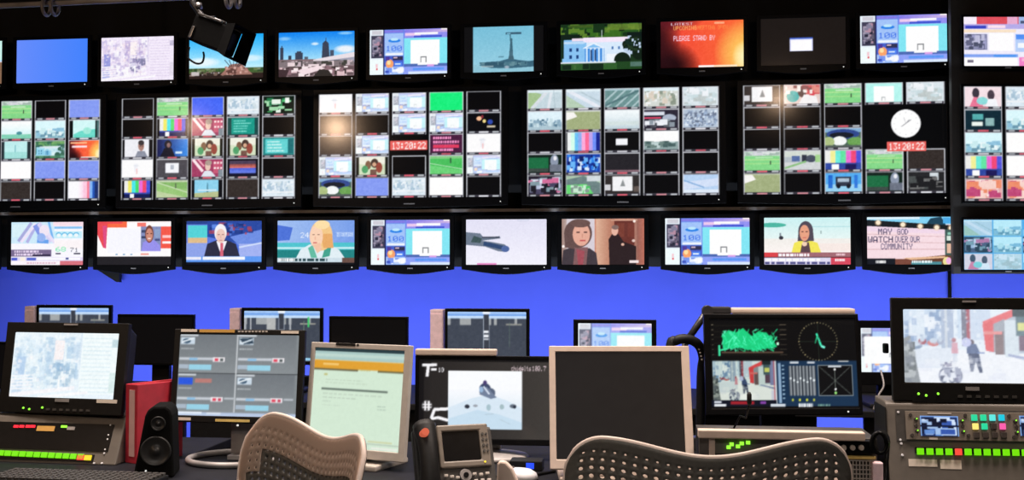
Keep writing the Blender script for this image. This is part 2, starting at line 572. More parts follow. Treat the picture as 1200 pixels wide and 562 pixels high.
def p_page(p, light=0):
    """broadcast graphics page: dark side list, blue figures, white picture in a cyan pane"""
    H = p.hu
    p.fill((96, 124, 226))
    p.rect(0, 0, 19, H, (226, 238, 250))
    p.rect(3, H*.02, 13, H*.09, (196, 194, 205))
    p.rect(2, H*.13, 15.5, H*.5, (58, 56, 76))
    p.blot(3, H*.14, 13.5, H*.46, [(150, 140, 160), (90, 84, 104), (170, 130, 150), (40, 40, 56), (120, 116, 140)], 60, 3, 2, 5, 1.1)
    p.rect(0, H*.66, 17.5, H*.32, (236, 250, 252))
    p.rect(8, H*.76, 2.5, H*.08, (240, 190, 200)); p.rect(8.5, H*.85, 2, H*.04, (220, 70, 80))
    p.rect(17.5, 0, 1.6, H, (30, 34, 84))
    p.rect(19.5, H*.09, 24, H*.9, (150, 184, 246))
    p.rect(19.5, H*.02, 24, H*.05, (120, 112, 220))
    p.text('100', 21, H*.36, H*.12, (64, 108, 226), w=22)
    p.ell(32, H*.25, 8, H*.04, (40, 120, 226)); p.ell(32, H*.22, 5, H*.03, (180, 226, 250))
    p.rect(21, H*.52, 22, H*.05, (234, 240, 252))
    p.rect(19.5, H*.58, 24, H*.24, (64, 86, 190))
    p.rect(30, H*.60, 13, H*.08, (44, 44, 74)); p.rect(31, H*.61, 5, H*.03, (200, 170, 190))
    p.ell(26, H*.76, 5, H*.10, (244, 150, 96)); p.ell(25, H*.73, 2.5, H*.05, (255, 215, 150)); p.rect(21, H*.60, 5, H*.08, (70, 52, 140))
    p.rect(32, H*.72, 10, H*.09, (70, 120, 236)); p.rect(33, H*.75, 7, H*.03, (220, 236, 255))
    p.blot(19.5, H*.84, 36, H*.14, [(230, 238, 255), (110, 140, 236), (60, 80, 180), (250, 250, 255)], 36, 9, 2, 5, 1.6)
    p.rect(45, 0, 55, H*.2, (134, 132, 234))
    p.hgrad(45, H*.02, 55, H*.06, (120, 110, 226), (196, 170, 220))
    p.rect(46, H*.09, 20, H*.06, (230, 190, 232)); p.rect(58, H*.08, 30, H*.05, (250, 250, 255))
    p.rect(57, H*.15, 36, H*.04, (52, 74, 196)); p.rect(92, H*.0, 8, H*.03, (250, 240, 240))
    p.rect(44.5, H*.2, 55.5, H*.57, (120, 222, 240))
    p.rect(53, H*.25, 37, H*.52, (255, 255, 255))
    for xx in (65.5, 72.2):
        p.rect(xx, H*.61, 1.4, H*.13, (130, 132, 136))
    p.rect(65.5, H*.61, 8, H*.025, (120, 122, 126))
    p.rect(44.5, H*.77, 55.5, H*.06, (70, 96, 166)); p.rect(62, H*.77, 26, H*.03, (250, 250, 252))
    p.rect(44.5, H*.83, 55.5, H*.17, (132, 150, 244))
    p.rect(56, H*.86, 40, H*.05, (84, 140, 240)); p.rect(74, H*.79, 9, H*.04, (214, 150, 220))
    p.rect(50, H*.94, 50, H*.06, (206, 222, 250))
    if light:
        p.a[:] = p.a*(1-light)+np.array((235, 248, 252))*light

def p_pagesimple(p):
    p.fill((160, 236, 226)); p.rect(22, p.hu*.16, 56, p.hu*.8, W_)
    for xx in (43, 52): p.rect(xx, p.hu*.72, 2.5, p.hu*.2, (150, 156, 158))
    p.rect(43, p.hu*.7, 11, p.hu*.05, (150, 156, 158))

def p_harbour(p):
    """grey-blue harbour picture with pillar bars, an island and a tall monument in outline"""
    H = p.hu
    p.fill((14, 13, 14))
    s = p.sub(11.5, 0, 76, H, 74)
    s.vgrad(0, 0, 100, 74, (108, 178, 206), (140, 196, 218))
    s.rect(0, 61, 100, 13, (132, 186, 206))
    d = (54, 92, 112)
    s.poly([(10, 62), (22, 57), (44, 56), (60, 52), (76, 55), (92, 57), (100, 56), (100, 66), (60, 68), (30, 67)], d)
    s.poly([(58, 54), (60, 46), (66, 46), (68, 54)], (60, 90, 104))
    s.rect(60, 40, 6, 8, (66, 100, 116))
    s.poly([(60.5, 41), (61.5, 24), (65, 24), (66, 41)], (56, 92, 108))
    s.line(62, 24, 61.5, 13, 1.6, (56, 92, 108))
    s.ell(63.5, 22, 1.8, 2.5, (56, 92, 108))
    s.rect(54, 10, 26, 3.5, (52, 84, 104)); s.rect(56, 11, 6, 2, (110, 170, 196)); s.rect(42, 48, 9, 2.5, (92, 140, 160))
    s.blot(10, 57, 86, 8, [(70, 110, 126), (46, 80, 98), (90, 128, 140)], 40, 4, 2, 6, 2)
    s.ell(56, 66, 5, 3, (190, 200, 214), .7, .8); s.rect(14, 63, 20, 2.5, (170, 190, 196), .6)

def p_house(p):
    """white colonnaded mansion among dark trees"""
    H = p.hu
    p.fill((24, 48, 26))
    p.blot(0, 0, 100, H*.32, [(36, 76, 28), (20, 44, 22), (84, 118, 40), (14, 28, 18), (52, 96, 30)], 150, 5, 3, 9, 1.5)
    p.rect(58, H*.02, 42, H*.13, (104, 130, 46), .7); p.rect(10, H*.02, 30, H*.06, (60, 84, 30), .8)
    p.rect(0, H*.22, 24, H*.14, (16, 30, 22)); p.rect(82, H*.2, 18, H*.4, (14, 26, 22))
    p.rect(2, H*.34, 84, H*.49, (206, 226, 250))
    p.rect(2, H*.34, 30, H*.49, (124, 182, 236)); p.rect(0, H*.34, 4, H*.4, (20, 40, 28))
    p.rect(28, H*.3, 56, H*.1, (240, 222, 246)); p.rect(14, H*.31, 14, H*.06, (230, 210, 230))
    p.rect(4, H*.38, 26, H*.05, (180, 212, 246))
    for xx in (11, 19.5):
        for yy in (.52, .67):
            p.rect(xx, H*yy, 3, H*.075, (26, 56, 110))
    p.rect(30, H*.52, 24, H*.31, (66, 132, 214))
    for k in range(5):
        p.rect(31.5+5*k, H*.52, 2, H*.3, (198, 226, 255))
    for xx in (37, 42): p.rect(xx, H*.56, 2, H*.24, (34, 60, 104))
    p.poly([(27, H*.53), (41, H*.40), (55, H*.53)], (226, 238, 255)); p.poly([(32, H*.515), (41, H*.44), (50, H*.515)], (120, 180, 236))
    p.rect(50.5, H*.14, .9, H*.16, (190, 210, 200))
    for xx in (63, 71): p.rect(xx, H*.5, 2.2, H*.06, (70, 110, 170))
    p.rect(57, H*.66, 16, H*.17, (232, 240, 252))
    for cx, cy, rx, ry in ((86, .52, 9, .12), (92, .42, 10, .14), (80, .46, 4, .08), (76, .80, 10, .17), (96, .6, 9, .2)):
        p.ell(cx, H*cy, rx, H*ry, (16, 30, 20))
    p.blot(78, H*.28, 22, H*.4, [(14, 26, 18), (30, 48, 30), (20, 40, 34), (180, 200, 230)], 40, 6, 2, 4)
    p.rect(0, H*.83, 100, H*.17, (30, 62, 30)); p.rect(0, H*.82, 68, H*.03, (220, 225, 235))
    p.blot(0, H*.86, 70, H*.13, [(44, 84, 40), (18, 36, 22), (60, 96, 50)], 60, 7, 3, 8, 2)
    p.rect(86, H*.84, 14, H*.1, (120, 150, 160), .5)

def p_slate(p, small=False):
    """orange glow slate with two lines of capitals"""
    H = p.hu
    p.hgrad(0, 0, 100, H, (236, 62, 50), (250, 96, 50))
    p.ell(104, H*.72, 40, H*.75, (255, 200, 90), .95, 1.0)
    p.ell(100, H*.8, 14, H*.35, (255, 246, 190), .8, 1.0)
    p.ell(8, H*1.0, 42, H*.62, (30, 8, 12), 1.0, .9)
    p.ell(-4, H*.4, 30, H*.75, (40, 12, 18), .95, 1.0)
    p.ell(16, -2, 36, H*.26, (70, 16, 30), .7, 1.0)
    if small:
        p.rect(5, H*.08, 55, H*.1, (255, 170, 120)); p.rect(10, H*.3, 50, H*.1, (255, 220, 230)); p.rect(40, H*.93, 50, H*.06, (255, 235, 225))
        return
    p.text('LATEST', 13, H*.035, H*.055, (255, 240, 255), w=27); p.rect(65, H*.035, 12, H*.04, (255, 160, 120))
    p.text('UPCOMING', 16, H*.105, H*.085, (255, 176, 96), w=28); p.text('MEETING OPEN', 45, H*.105, H*.085, (255, 130, 66), w=36)
    p.text('PLEASE STAND BY', 16, H*.315, H*.11, (255, 222, 250), w=50)
    p.rect(46, H*.955, 46, H*.04, (255, 225, 190)); p.rect(46, H*.955, 18, H*.04, W_)

def p_darkbox(p):
    H = p.hu
    p.fill((26, 21, 19)); p.rect(34.5, H*.42, 27, H*.28, (206, 210, 250)); p.rect(34.5, H*.42, 27, H*.03, (60, 90, 190)); p.rect(36, H*.47, 24, H*.22, (255, 252, 255))

def p_webred(p):
    """news web page with a red banner"""
    H = p.hu
    p.fill((234, 230, 250))
    p.rect(0, 0, 100, H*.15, (214, 72, 84)); p.rect(0, 0, 15, H*.15, (244, 232, 248)); p.rect(50, 0, 12, H*.15, (226, 160, 196)); p.rect(63, 0, 37, H*.15, (150, 176, 226))
    p.rect(65, H*.08, 30, H*.06, (70, 80, 110))
    p.rect(0, H*.15, 100, H*.1, (170, 160, 226)); p.rect(2, H*.18, 24, H*.06, (52, 62, 180)); p.rect(28, H*.17, 20, H*.06, (250, 215, 235))
    p.rect(0, H*.26, 60, H*.06, (246, 218, 190))
    p.rect(1, H*.35, 26, H*.32, (124, 126, 160)); p.blot(1, H*.35, 26, H*.32, [(90, 92, 120), (150, 150, 190), (180, 180, 210), (70, 74, 96)], 50, 3, 3, 7)
    p.rect(29, H*.33, 28, H*.36, (255, 252, 255)); p.rect(59, H*.35, 41, H*.36, (170, 196, 246)); p.rect(60, H*.36, 22, H*.1, (74, 132, 240)); p.rect(62, H*.53, 10, H*.1, (240, 246, 255))
    p.rect(0, H*.76, 62, H*.06, (120, 152, 236)); p.rect(34, H*.77, 26, H*.05, (74, 140, 236))
    p.rect(1, H*.83, 60, H*.16, (255, 253, 255)); p.rect(4, H*.87, 7, H*.06, (110, 104, 122)); p.rect(63, H*.82, 37, H*.18, (240, 120, 190)); p.rect(66, H*.84, 30, H*.06, (250, 170, 210))

def p_map(p):
    """pale road-map news graphic with caption boxes and a ticker"""
    H = p.hu
    p.fill((246, 244, 255))
    p.rect(0, 0, 60, H*.5, (196, 228, 248)); p.rect(2, H*.05, 20, H*.3, (214, 240, 246), .6)
    for x0, y0, x1, y1, w, c in ((10, .45, 28, .02, 4, (156, 158, 212)), (22, .48, 34, .1, 4, (166, 166, 222)), (14, .47, 34, .04, 4, (232, 220, 246)),
                                 (34, .06, 42, .3, 9, (120, 140, 226)), (38, .03, 56, .46, 6, (206, 200, 240)), (52, 0, 58, .4, 3, (110, 170, 238)), (44, .1, 60, .48, 4, (226, 214, 244)), (36, .44, 52, .46, 5, (96, 150, 230))):
        p.line(x0, H*y0, x1, H*y1, w, c)
    p.ell(46, H*.2, 7, H*.13, (236, 222, 240)); p.ell(42, H*.36, 6, H*.1, (140, 170, 236))
    p.rect(58, 0, 42, H*.1, (246, 214, 226)); p.rect(60, H*.11, 38, H*.05, (120, 180, 236)); p.rect(60, H*.22, 38, H*.16, (186, 232, 248))
    for k in range(4): p.ell(66+8*k, H*.29, 4, H*.05, (100, 180, 226)); p.ell(66+8*k, H*.31, 3, H*.04, (236, 248, 252))
    p.rect(60, H*.42, 40, H*.2, (250, 240, 244)); p.text('68', 62, H*.58, H*.11, (96, 224, 150), w=15); p.rect(62, H*.72, 7, H*.03, (60, 60, 80))
    p.text('71', 82, H*.60, H*.10, (90, 94, 104), w=12); p.rect(87, H*.72, 9, H*.03, (40, 40, 60))
    p.rect(0, H*.64, 56, H*.16, (110, 96, 130)); p.fake_lines(5, H*.66, 48, 2, H*.07, H*.05, (226, 206, 236), 4); p.rect(30, H*.75, 25, H*.04, (46, 40, 66))
    p.rect(0, H*.82, 100, H*.08, (216, 206, 242)); p.rect(1, H*.83, 8, H*.06, (70, 84, 196)); p.rect(22, H*.83, 13, H*.06, (80, 96, 196)); p.rect(13, H*.82, 7, H*.08, (250, 236, 220))
    p.rect(0, H*.9, 68, H*.1, (250, 240, 250)); p.fake_lines(22, H*.93, 44, 1, 1, H*.04, (214, 170, 190), 6); p.rect(68, H*.9, 32, H*.1, (206, 104, 116)); p.rect(36, H*.83, 60, H*.05, (250, 250, 255)); p.rect(76, H*.83, 4, H*.04, (60, 70, 130))

def p_studiowhite(p):
    """red-and-white news page with an inset of a man in lilac"""
    H = p.hu
    p.fill((254, 250, 252))
    p.rect(0, 0, 40, H*.14, (246, 96, 60)); p.rect(0, 0, 34, H*.05, (236, 70, 74)); p.rect(54, H*.02, 12, H*.1, (240, 110, 100)); p.rect(40, 0, 60, H*.03, (255, 235, 235))
    p.poly([(0, 0), (14, 0), (12, H*.62), (8, H*.6), (0, H*.3)], (226, 66, 74)); p.poly([(7, H*.1), (13, H*.1), (11.5, H*.62), (9, H*.6)], (214, 70, 120))
    p.rect(14, H*.16, 44, H*.56, (244, 244, 255))
    p.rect(86, H*.12, 14, H*.5, (240, 80, 66)); p.rect(88, H*.32, 12, H*.06, (255, 190, 190)); p.rect(88, H*.46, 12, H*.05, (255, 240, 240))
    p.rect(59, H*.12, 27, H*.56, (120, 130, 176)); p.rect(60, H*.2, 8, H*.06, (60, 70, 100)); p.rect(60, H*.34, 7, H*.05, (50, 60, 90)); p.rect(78, H*.18, 7, H*.2, (130, 150, 190)); p.rect(78, H*.4, 7, H*.05, (66, 74, 120))
    p.poly([(60, H*.68), (62, H*.48), (70, H*.42), (78, H*.44), (85, H*.55), (86, H*.68)], (140, 134, 230))
    p.ell(70.5, H*.29, 5.6, H*.2, (108, 60, 50)); p.ell(70.5, H*.31, 4.6, H*.15, (196, 128, 110)); p.rect(68.5, H*.38, 4, H*.025, (250, 220, 210)); p.rect(67, H*.27, 2, H*.02, (60, 34, 30)); p.rect(72, H*.27, 2, H*.02, (60, 34, 30))
    p.rect(59, H*.73, 11, H*.04, (236, 150, 140))
    for xx in (25, 35, 45): p.rect(xx, H*.74, 3, H*.03, (120, 160, 196))
    p.rect(0, H*.80, 100, H*.2, (30, 28, 32))

def p_anchorman(p):
    """white-haired newsreader in a dark suit in a blue studio"""
    H = p.hu
    p.hgrad(0, 0, 100, H, (96, 120, 220), (60, 96, 214))
    p.rect(0, 0, 100, H*.08, (36, 60, 130))
    p.poly([(28, 0), (100, 0), (100, H*.36), (66, H*.5), (28, H*.36)], (38, 66, 150)); p.poly([(58, H*.36), (100, H*.2), (100, H*.5), (70, H*.56)], (100, 130, 220))
    p.blot(30, 2, 60, H*.3, [(60, 100, 200), (24, 44, 110), (90, 130, 226), (180, 60, 70)], 40, 6, 2, 5, 1.8, .7)
    p.rect(2, H*.1, 26, H*.28, (76, 200, 206)); p.rect(2, H*.38, 26, H*.12, (214, 176, 128)); p.rect(0, H*.5, 28, H*.3, (130, 150, 226))
    p.rect(70, H*.52, 30, H*.3, (150, 166, 236)); p.line(70, H*.6, 100, H*.5, 2, (200, 214, 250))
    p.poly([(24, H*.80), (28, H*.52), (40, H*.44), (54, H*.44), (66, H*.52), (71, H*.80)], (40, 40, 60))
    p.poly([(40, H*.46), (47, H*.8), (54, H*.46)], (240, 240, 250)); p.poly([(45.5, H*.5), (49, H*.5), (49.5, H*.8), (45, H*.8)], (206, 90, 110))
    p.ell(45.5, H*.27, 8, H*.2, (240, 236, 240)); p.ell(45.8, H*.34, 6.2, H*.16, (232, 190, 178)); p.rect(42, H*.30, 2.5, H*.02, (110, 80, 80)); p.rect(47.5, H*.30, 2.5, H*.02, (110, 80, 80)); p.rect(44, H*.43, 4, H*.018, (180, 110, 110)); p.rect(45.3, H*.33, 1.2, H*.07, (214, 165, 155))
    p.rect(0, H*.80, 100, H*.13, (84, 140, 236)); p.rect(22, H*.81, 56, H*.07, (246, 246, 252)); p.rect(0, H*.81, 20, H*.07, (226, 226, 246)); p.rect(0, H*.93, 100, H*.07, (10, 12, 24))

def p_anchorwoman(p):
    """blonde newsreader in white with a green scarf, caption bar below"""
    H = p.hu
    p.hgrad(0, 0, 100, H*.5, (150, 180, 236), (110, 146, 226))
    p.rect(0, H*.5, 100, H*.2, (72, 184, 196)); p.rect(0, H*.6, 100, H*.04, (190, 232, 240)); p.rect(0, H*.66, 100, H*.2, (30, 120, 120))
    p.poly([(0, H*.1), (20, H*.16), (16, H*.44), (0, H*.46)], (70, 104, 206)); p.text('24', 30, H*.27, H*.12, (226, 236, 255), w=12); p.rect(76, H*.27, 22, H*.1, (176, 200, 246)); p.text('NEWS', 76, H*.28, H*.09, (120, 154, 230), w=22)
    p.poly([(24, H*.86), (30, H*.66), (42, H*.54), (66, H*.54), (80, H*.66), (88, H*.86)], (216, 232, 240))
    p.poly([(40, H*.62), (46, H*.55), (52, H*.84), (44, H*.84)], (90, 176, 150)); p.poly([(62, H*.6), (70, H*.6), (68, H*.8), (58, H*.84)], (60, 150, 130))
    p.ell(57, H*.34, 14.5, H*.34, (240, 190, 126)); p.poly([(56, H*.3), (71, H*.3), (73, H*.62), (60, H*.62)], (226, 160, 96)); p.ell(50.5, H*.36, 8.6, H*.25, (248, 200, 170)); p.poly([(46, H*.55), (56, H*.5), (58, H*.66), (52, H*.74)], (240, 186, 156))
    p.rect(45.5, H*.31, 3, H*.02, (110, 80, 70)); p.rect(52, H*.31, 3, H*.02, (110, 80, 70)); p.rect(46.5, H*.49, 5, H*.025, (200, 90, 90)); p.rect(48.5, H*.36, 1.2, H*.08, (226, 165, 140)); p.ell(58, H*.1, 10, H*.1, (252, 214, 156))
    p.rect(0, H*.84, 100, H*.1, (196, 214, 226)); p.fake_lines(4, H*.855, 88, 1, 1, H*.06, (44, 70, 76), 8); p.fake_lines(2, H*.86, 30, 1, 1, H*.05, W_, 4); p.rect(84, H*.84, 16, H*.12, (96, 70, 62)); p.rect(0, H*.95, 100, H*.05, (16, 16, 20))

def p_snow(p):
    """white snow slope with a dark skier streaking in from the left"""
    H = p.hu
    p.fill((226, 226, 248)); p.vgrad(0, 0, 100, H, (218, 216, 240), (238, 236, 252))
    p.poly([(0, H*.28), (18, H*.31), (22, H*.4), (42, H*.37), (43, H*.42), (20, H*.47), (30, H*.49), (48, H*.55), (54, H*.64), (50, H*.72), (40, H*.7), (24, H*.6), (0, H*.56)], (100, 112, 130))
    p.poly([(10, H*.36), (20, H*.42), (18, H*.52), (6, H*.5)], (56, 76, 78)); p.line(22, H*.53, 50, H*.64, 5, (44, 66, 104)); p.line(20, H*.40, 42, H*.4, 2, (64, 70, 84)); p.ell(49, H*.65, 5, H*.07, (74, 96, 150))
    p.rect(14, H*.96, 24, H*.04, (226, 130, 190)); p.rect(64, 0, 14, H*.05, (200, 204, 226), .6)

def p_film(p):
    """film scene: woman with bobbed hair in front, man in a dark suit in a doorway"""
    H = p.hu
    p.fill((196, 130, 108))
    p.hgrad(0, 0, 14, H, (150, 120, 110), (206, 196, 200)); p.rect(6, 0, 34, H, (206, 196, 206))
    p.hgrad(42, 0, 22, H, (214, 166, 140), (166, 104, 84)); p.rect(64, H*.04, 27, H*.8, (96, 46, 40)); p.rect(67, H*.1, 9, H*.3, (112, 56, 46)); p.rect(80, H*.1, 8, H*.3, (108, 52, 44)); p.hgrad(91, 0, 9, H, (140, 90, 80), (176, 100, 84)); p.rect(88, 0, 3, H, (160, 110, 96)); p.rect(60, H*.02, 32, H*.03, (190, 140, 120))
    p.poly([(58, H), (57, H*.45), (61, H*.34), (69, H*.34), (75, H*.5), (90, H*.6), (90, H)], (40, 28, 30)); p.ell(64.5, H*.26, 4, H*.11, (224, 170, 150)); p.ell(65, H*.19, 4.2, H*.05, (120, 96, 90)); p.ell(74, H*.56, 2, H*.03, (220, 170, 150))
    p.ell(87, H*.48, 2, H*.03, (220, 190, 180)); p.ell(88, H*.06, 1.6, H*.03, (255, 236, 225))
    p.poly([(0, H), (2, H*.68), (12, H*.62), (34, H*.64), (42, H*.74), (44, H)], (60, 52, 58)); p.poly([(14, H), (16, H*.62), (32, H*.62), (30, H)], (120, 84, 86)); p.poly([(18, H*.66), (28, H*.7), (26, H), (20, H)], (150, 70, 80))
    p.ell(20, H*.32, 17, H*.31, (92, 70, 68)); p.poly([(3, H*.3), (14, H*.3), (16, H*.66), (4, H*.62)], (92, 70, 68)); p.ell(24, H*.34, 10.5, H*.25, (222, 160, 140)); p.ell(23, H*.10, 12, H*.09, (98, 74, 70)); p.rect(18, H*.28, 4, H*.025, (60, 40, 40)); p.rect(27, H*.28, 4, H*.025, (60, 40, 40)); p.rect(22, H*.46, 7, H*.03, (186, 80, 80)); p.rect(24.4, H*.33, 1.4, H*.08, (196, 134, 116))
    p.ell(2, H*.6, 1.6, H*.03, (255, 240, 235)); p.rect(82, H*.9, 11, H*.06, (240, 220, 220))

def p_beach(p):
    """reporter in yellow on a pale beach with red lower-third captions"""
    H = p.hu
    p.vgrad(0, 0, 100, H*.45, (190, 234, 236), (222, 242, 240)); p.vgrad(0, H*.45, 100, H*.3, (236, 232, 226), (250, 240, 236)); p.ell(10, H*.16, 16, H*.05, (70, 170, 150)); p.rect(40, H*.19, 60, H*.02, (170, 216, 220))
    p.ell(20, H*.43, 2.6, H*.04, (50, 50, 60)); p.rect(18, H*.33, 2, H*.06, (120, 130, 140)); p.rect(65.5, H*.28, 1.2, H*.07, (130, 150, 150)); p.rect(60, H*.55, 40, H*.16, (244, 226, 220))
    p.poly([(32, H*.74), (35, H*.54), (42, H*.49), (54, H*.49), (62, H*.54), (66, H*.74)], (238, 222, 80)); p.poly([(42, H*.74), (44, H*.56), (52, H*.52), (54, H*.74)], (84, 62, 70)); p.ell(47, H*.56, 3, H*.05, (240, 200, 170))
    p.ell(48.5, H*.30, 8.6, H*.22, (74, 66, 78)); p.poly([(40, H*.3), (57, H*.3), (58, H*.5), (39, H*.5)], (74, 66, 78)); p.ell(47, H*.33, 5.6, H*.17, (226, 150, 120)); p.rect(43.6, H*.29, 2.4, H*.02, (80, 50, 50)); p.rect(48.4, H*.29, 2.4, H*.02, (80, 50, 50)); p.rect(45, H*.42, 4, H*.02, (190, 80, 80))
    p.rect(0, H*.74, 100, H*.1, (150, 96, 104)); p.rect(0, H*.74, 16, H*.1, (210, 60, 66)); p.fake_lines(17, H*.765, 52, 1, 1, H*.06, (250, 244, 250), 3); p.fake_lines(83, H*.765, 12, 1, 1, H*.04, (240, 200, 210), 5)
    p.rect(0, H*.85, 100, H*.15, (214, 208, 236)); p.rect(77, H*.85, 23, H*.15, (206, 66, 84)); p.fake_lines(2, H*.87, 74, 1, 1, H*.05, W_, 5); p.fake_lines(82, H*.875, 12, 1, 1, H*.05, W_, 6); p.fake_lines(1, H*.94, 98, 1, 1, H*.05, (80, 80, 130), 9)

def p_marquee(p):
    """letter-board sign under a row of lamps: MAY GOD WATCH OVER OUR COMMUNITY"""
    H = p.hu
    p.fill((236, 202, 206))
    p.rect(0, 0, 100, H*.16, (120, 200, 240)); p.rect(0, 0, 60, H*.05, (210, 236, 250)); p.poly([(68, H*.14), (72, 2), (84, 0), (90, H*.2), (70, H*.24)], (28, 60, 80)); p.rect(86, H*.02, 14, H*.12, (70, 160, 226))
    p.poly([(0, H*.06), (100, H*.19), (100, H*.28), (0, H*.19)], (24, 28, 32))
    p.poly([(0, H*.19), (88, H*.27), (88, H*.82), (0, H*.94)], (244, 212, 220)); p.poly([(0, H*.19), (88, H*.27), (88, H*.36), (0, H*.3)], (236, 206, 226))
    for k, (y0, y1) in enumerate(((.36, .42), (.52, .55), (.68, .68))):
        p.line(0, H*y0, 88, H*y1, .7, (206, 166, 170))
    for xx, yy in ((13, .12), (41, .165), (60.5, .20), (79, .225), (95, .24)):
        p.ell(xx, H*yy, 2.6, H*.045, (255, 250, 230)); p.ell(xx, H*yy, 4, H*.07, (250, 200, 150), .4)
    t = (46, 44, 74)
    p.text('MAY', 13, H*.245, H*.125, t, w=16.5); p.text('GOD', 34.5, H*.255, H*.115, (60, 56, 88), w=13)
    p.text('WATCH', 1.5, H*.405, H*.13, t, w=29); p.text('OVER', 32, H*.405, H*.13, (60, 56, 88), w=15); p.text('OUR', 49, H*.41, H*.12, (66, 62, 94), w=11.5)
    p.text('COMMUNITY', 16, H*.555, H*.125, (58, 54, 86), w=36)
    p.rect(88, H*.27, 12, H*.6, (60, 84, 80)); p.rect(90, H*.4, 10, H*.1, (206, 226, 214)); p.rect(90, H*.56, 10, H*.2, (224, 176, 150)); p.rect(91, H*.33, 8, H*.05, (130, 190, 170)); p.rect(89, H*.5, 8, H*.05, (40, 50, 50))
    p.poly([(30, H*.9), (88, H*.8), (100, H*.82), (100, H), (30, H)], (96, 60, 44)); p.rect(0, H*.87, 32, H*.13, (20, 22, 30)); p.rect(32, H*.88, 24, H*.12, (112, 64, 52)); p.rect(50, H*.94, 34, H*.06, (70, 130, 140)); p.poly([(40, H*.86), (88, H*.82), (88, H*.86), (50, H*.9)], (226, 176, 140))
    p.fake_lines(10, H*.91, 16, 1, 1, H*.06, W_, 4); p.fake_lines(51, H*.91, 32, 1, 1, H*.055, (226, 246, 250), 4); p.ell(90, H*.93, 4.6, H*.09, (236, 220, 140)); p.ell(92, H*.92, 3, H*.07, (240, 170, 220))

def p_cyanwall(p):
    """grid of small blue-cyan feeds"""
    H = p.hu
    p.fill((70, 150, 220))
    for r in range(3):
        for c in range(3):
            s = p.sub(c*33.4+.6, r*H/3+.6, 32, H/3-1.2)
            [p_road2, p_cyancity, p_bluetruck, p_pinkcity, p_cyancity, p_traffic, p_pinkpeople, p_pale, p_cyancity][(r*3+c)](s)
    p.a[:] = p.a*.75+np.array((90, 190, 240))*.25

# small feeds inside the multi-view displays -----------------------------------
def p_field(p):
    H = p.hu; p.fill((112, 196, 116)); p.rect(0, 0, 100, H*.22, (170, 200, 176)); p.blot(0, 0, 100, H*.22, [(206, 214, 210), (140, 160, 150), (190, 190, 200)], 30, 3, 4, 10, 2); p.rect(0, H*.4, 100, H*.05, (160, 214, 130)); p.rect(0, H*.62, 100, H*.05, (140, 206, 120)); p.rect(72, H*.5, 3, H*.2, (60, 80, 60)); p.rect(30, H*.3, 50, H*.04, (200, 226, 190))
def p_field2(p):
    H = p.hu; p.fill((112, 160, 86)); p.poly([(0, H*.1), (60, H*.5), (100, H*.5), (100, H), (0, H)], (130, 176, 100)); p.poly([(0, H*.6), (100, H), (0, H)], (170, 190, 140)); p.line(0, H*.1, 100, H*.7, 3, (190, 210, 170)); p.rect(60, H*.15, 4, H*.3, (70, 80, 60)); p.rect(0, 0, 100, H*.1, (170, 190, 150))
def p_greenfield(p):
    H = p.hu; p.fill((62, 170, 78)); p.rect(0, 0, 100, H*.14, (110, 180, 110)); p.poly([(0, H*.5), (100, H*.8), (100, H), (0, H)], (90, 190, 100)); p.rect(62, H*.1, 4, H*.3, (40, 60, 50)); p.line(0, H*.4, 100, H*.74, 2, (180, 220, 180))
def p_bars(p):
    H = p.hu; p.fill(K)
    cs = [(225, 225, 220), (230, 220, 90), (60, 214, 222), (60, 200, 90), (226, 90, 200), (232, 60, 90), (60, 70, 200)]
    for i, c in enumerate(cs): p.rect(8+12*i, 0, 12.2, H*.68, c)
    p.rect(8, H*.68, 84, H*.1, (40, 60, 150)); p.rect(8, H*.78, 84, H*.22, (16, 24, 70)); p.rect(26, H*.76, 14, H*.24, (245, 245, 250))
def p_barsfull(p):
    H = p.hu
    cs = [(225, 225, 220), (230, 226, 130), (90, 220, 200), (80, 210, 140), (220, 90, 190), (232, 60, 100), (70, 70, 200)]
    for i, c in enumerate(cs): p.rect(14.3*i, 0, 14.5, H*.65, c)
    p.rect(0, H*.65, 100, H*.35, (40, 60, 140)); p.rect(18, H*.72, 20, H*.28, W_); p.rect(56, H*.72, 30, H*.28, (24, 20, 70))
def p_barspale(p):
    H = p.hu
    cs = [(230, 235, 235), (190, 250, 220), (90, 170, 236), (120, 150, 230), (250, 150, 200), (250, 90, 130), (170, 140, 220), (90, 120, 240), (20, 30, 120)]
    for i, c in enumerate(cs): p.rect(3+10.6*i, 0, 10.8, H, c)
def p_barsfade(p):
    H = p.hu; p.fill((246, 244, 252)); p.hgrad(30, 0, 20, H, (246, 244, 252), (250, 200, 225)); p.rect(50, 0, 16, H, (250, 180, 206)); p.rect(62, 0, 8, H, (236, 110, 130)); p.rect(70, 0, 10, H, (110, 160, 236)); p.rect(80, 0, 8, H, (30, 70, 160)); p.rect(88, 0, 12, H, (24, 40, 90))
def p_cyanship(p):
    H = p.hu; p.fill((10, 12, 14)); p.rect(12, 0, 76, H, (190, 240, 240)); p.poly([(14, H*.8), (40, H*.6), (88, H*.5), (88, H), (14, H)], (90, 200, 180)); p.ell(60, H*.6, 14, H*.2, (140, 220, 200)); p.rect(92, 0, 8, H, (60, 90, 90))
def p_cyancity(p):
    H = p.hu; p.fill((200, 240, 250)); p.rect(0, H*.55, 100, H*.45, (130, 176, 190)); p.blot(0, H*.4, 100, H*.55, [(90, 130, 150), (180, 220, 226), (120, 170, 200), (220, 240, 244)], 40, 4, 4, 14, 1.4)
def p_whitehorizon(p):
    H = p.hu; p.fill((236, 246, 252)); p.vgrad(0, 0, 100, H*.7, (252, 252, 252), (200, 240, 246)); p.rect(0, H*.74, 100, H*.26, (110, 190, 160)); p.ell(60, H*.68, 10, H*.1, (60, 120, 130))
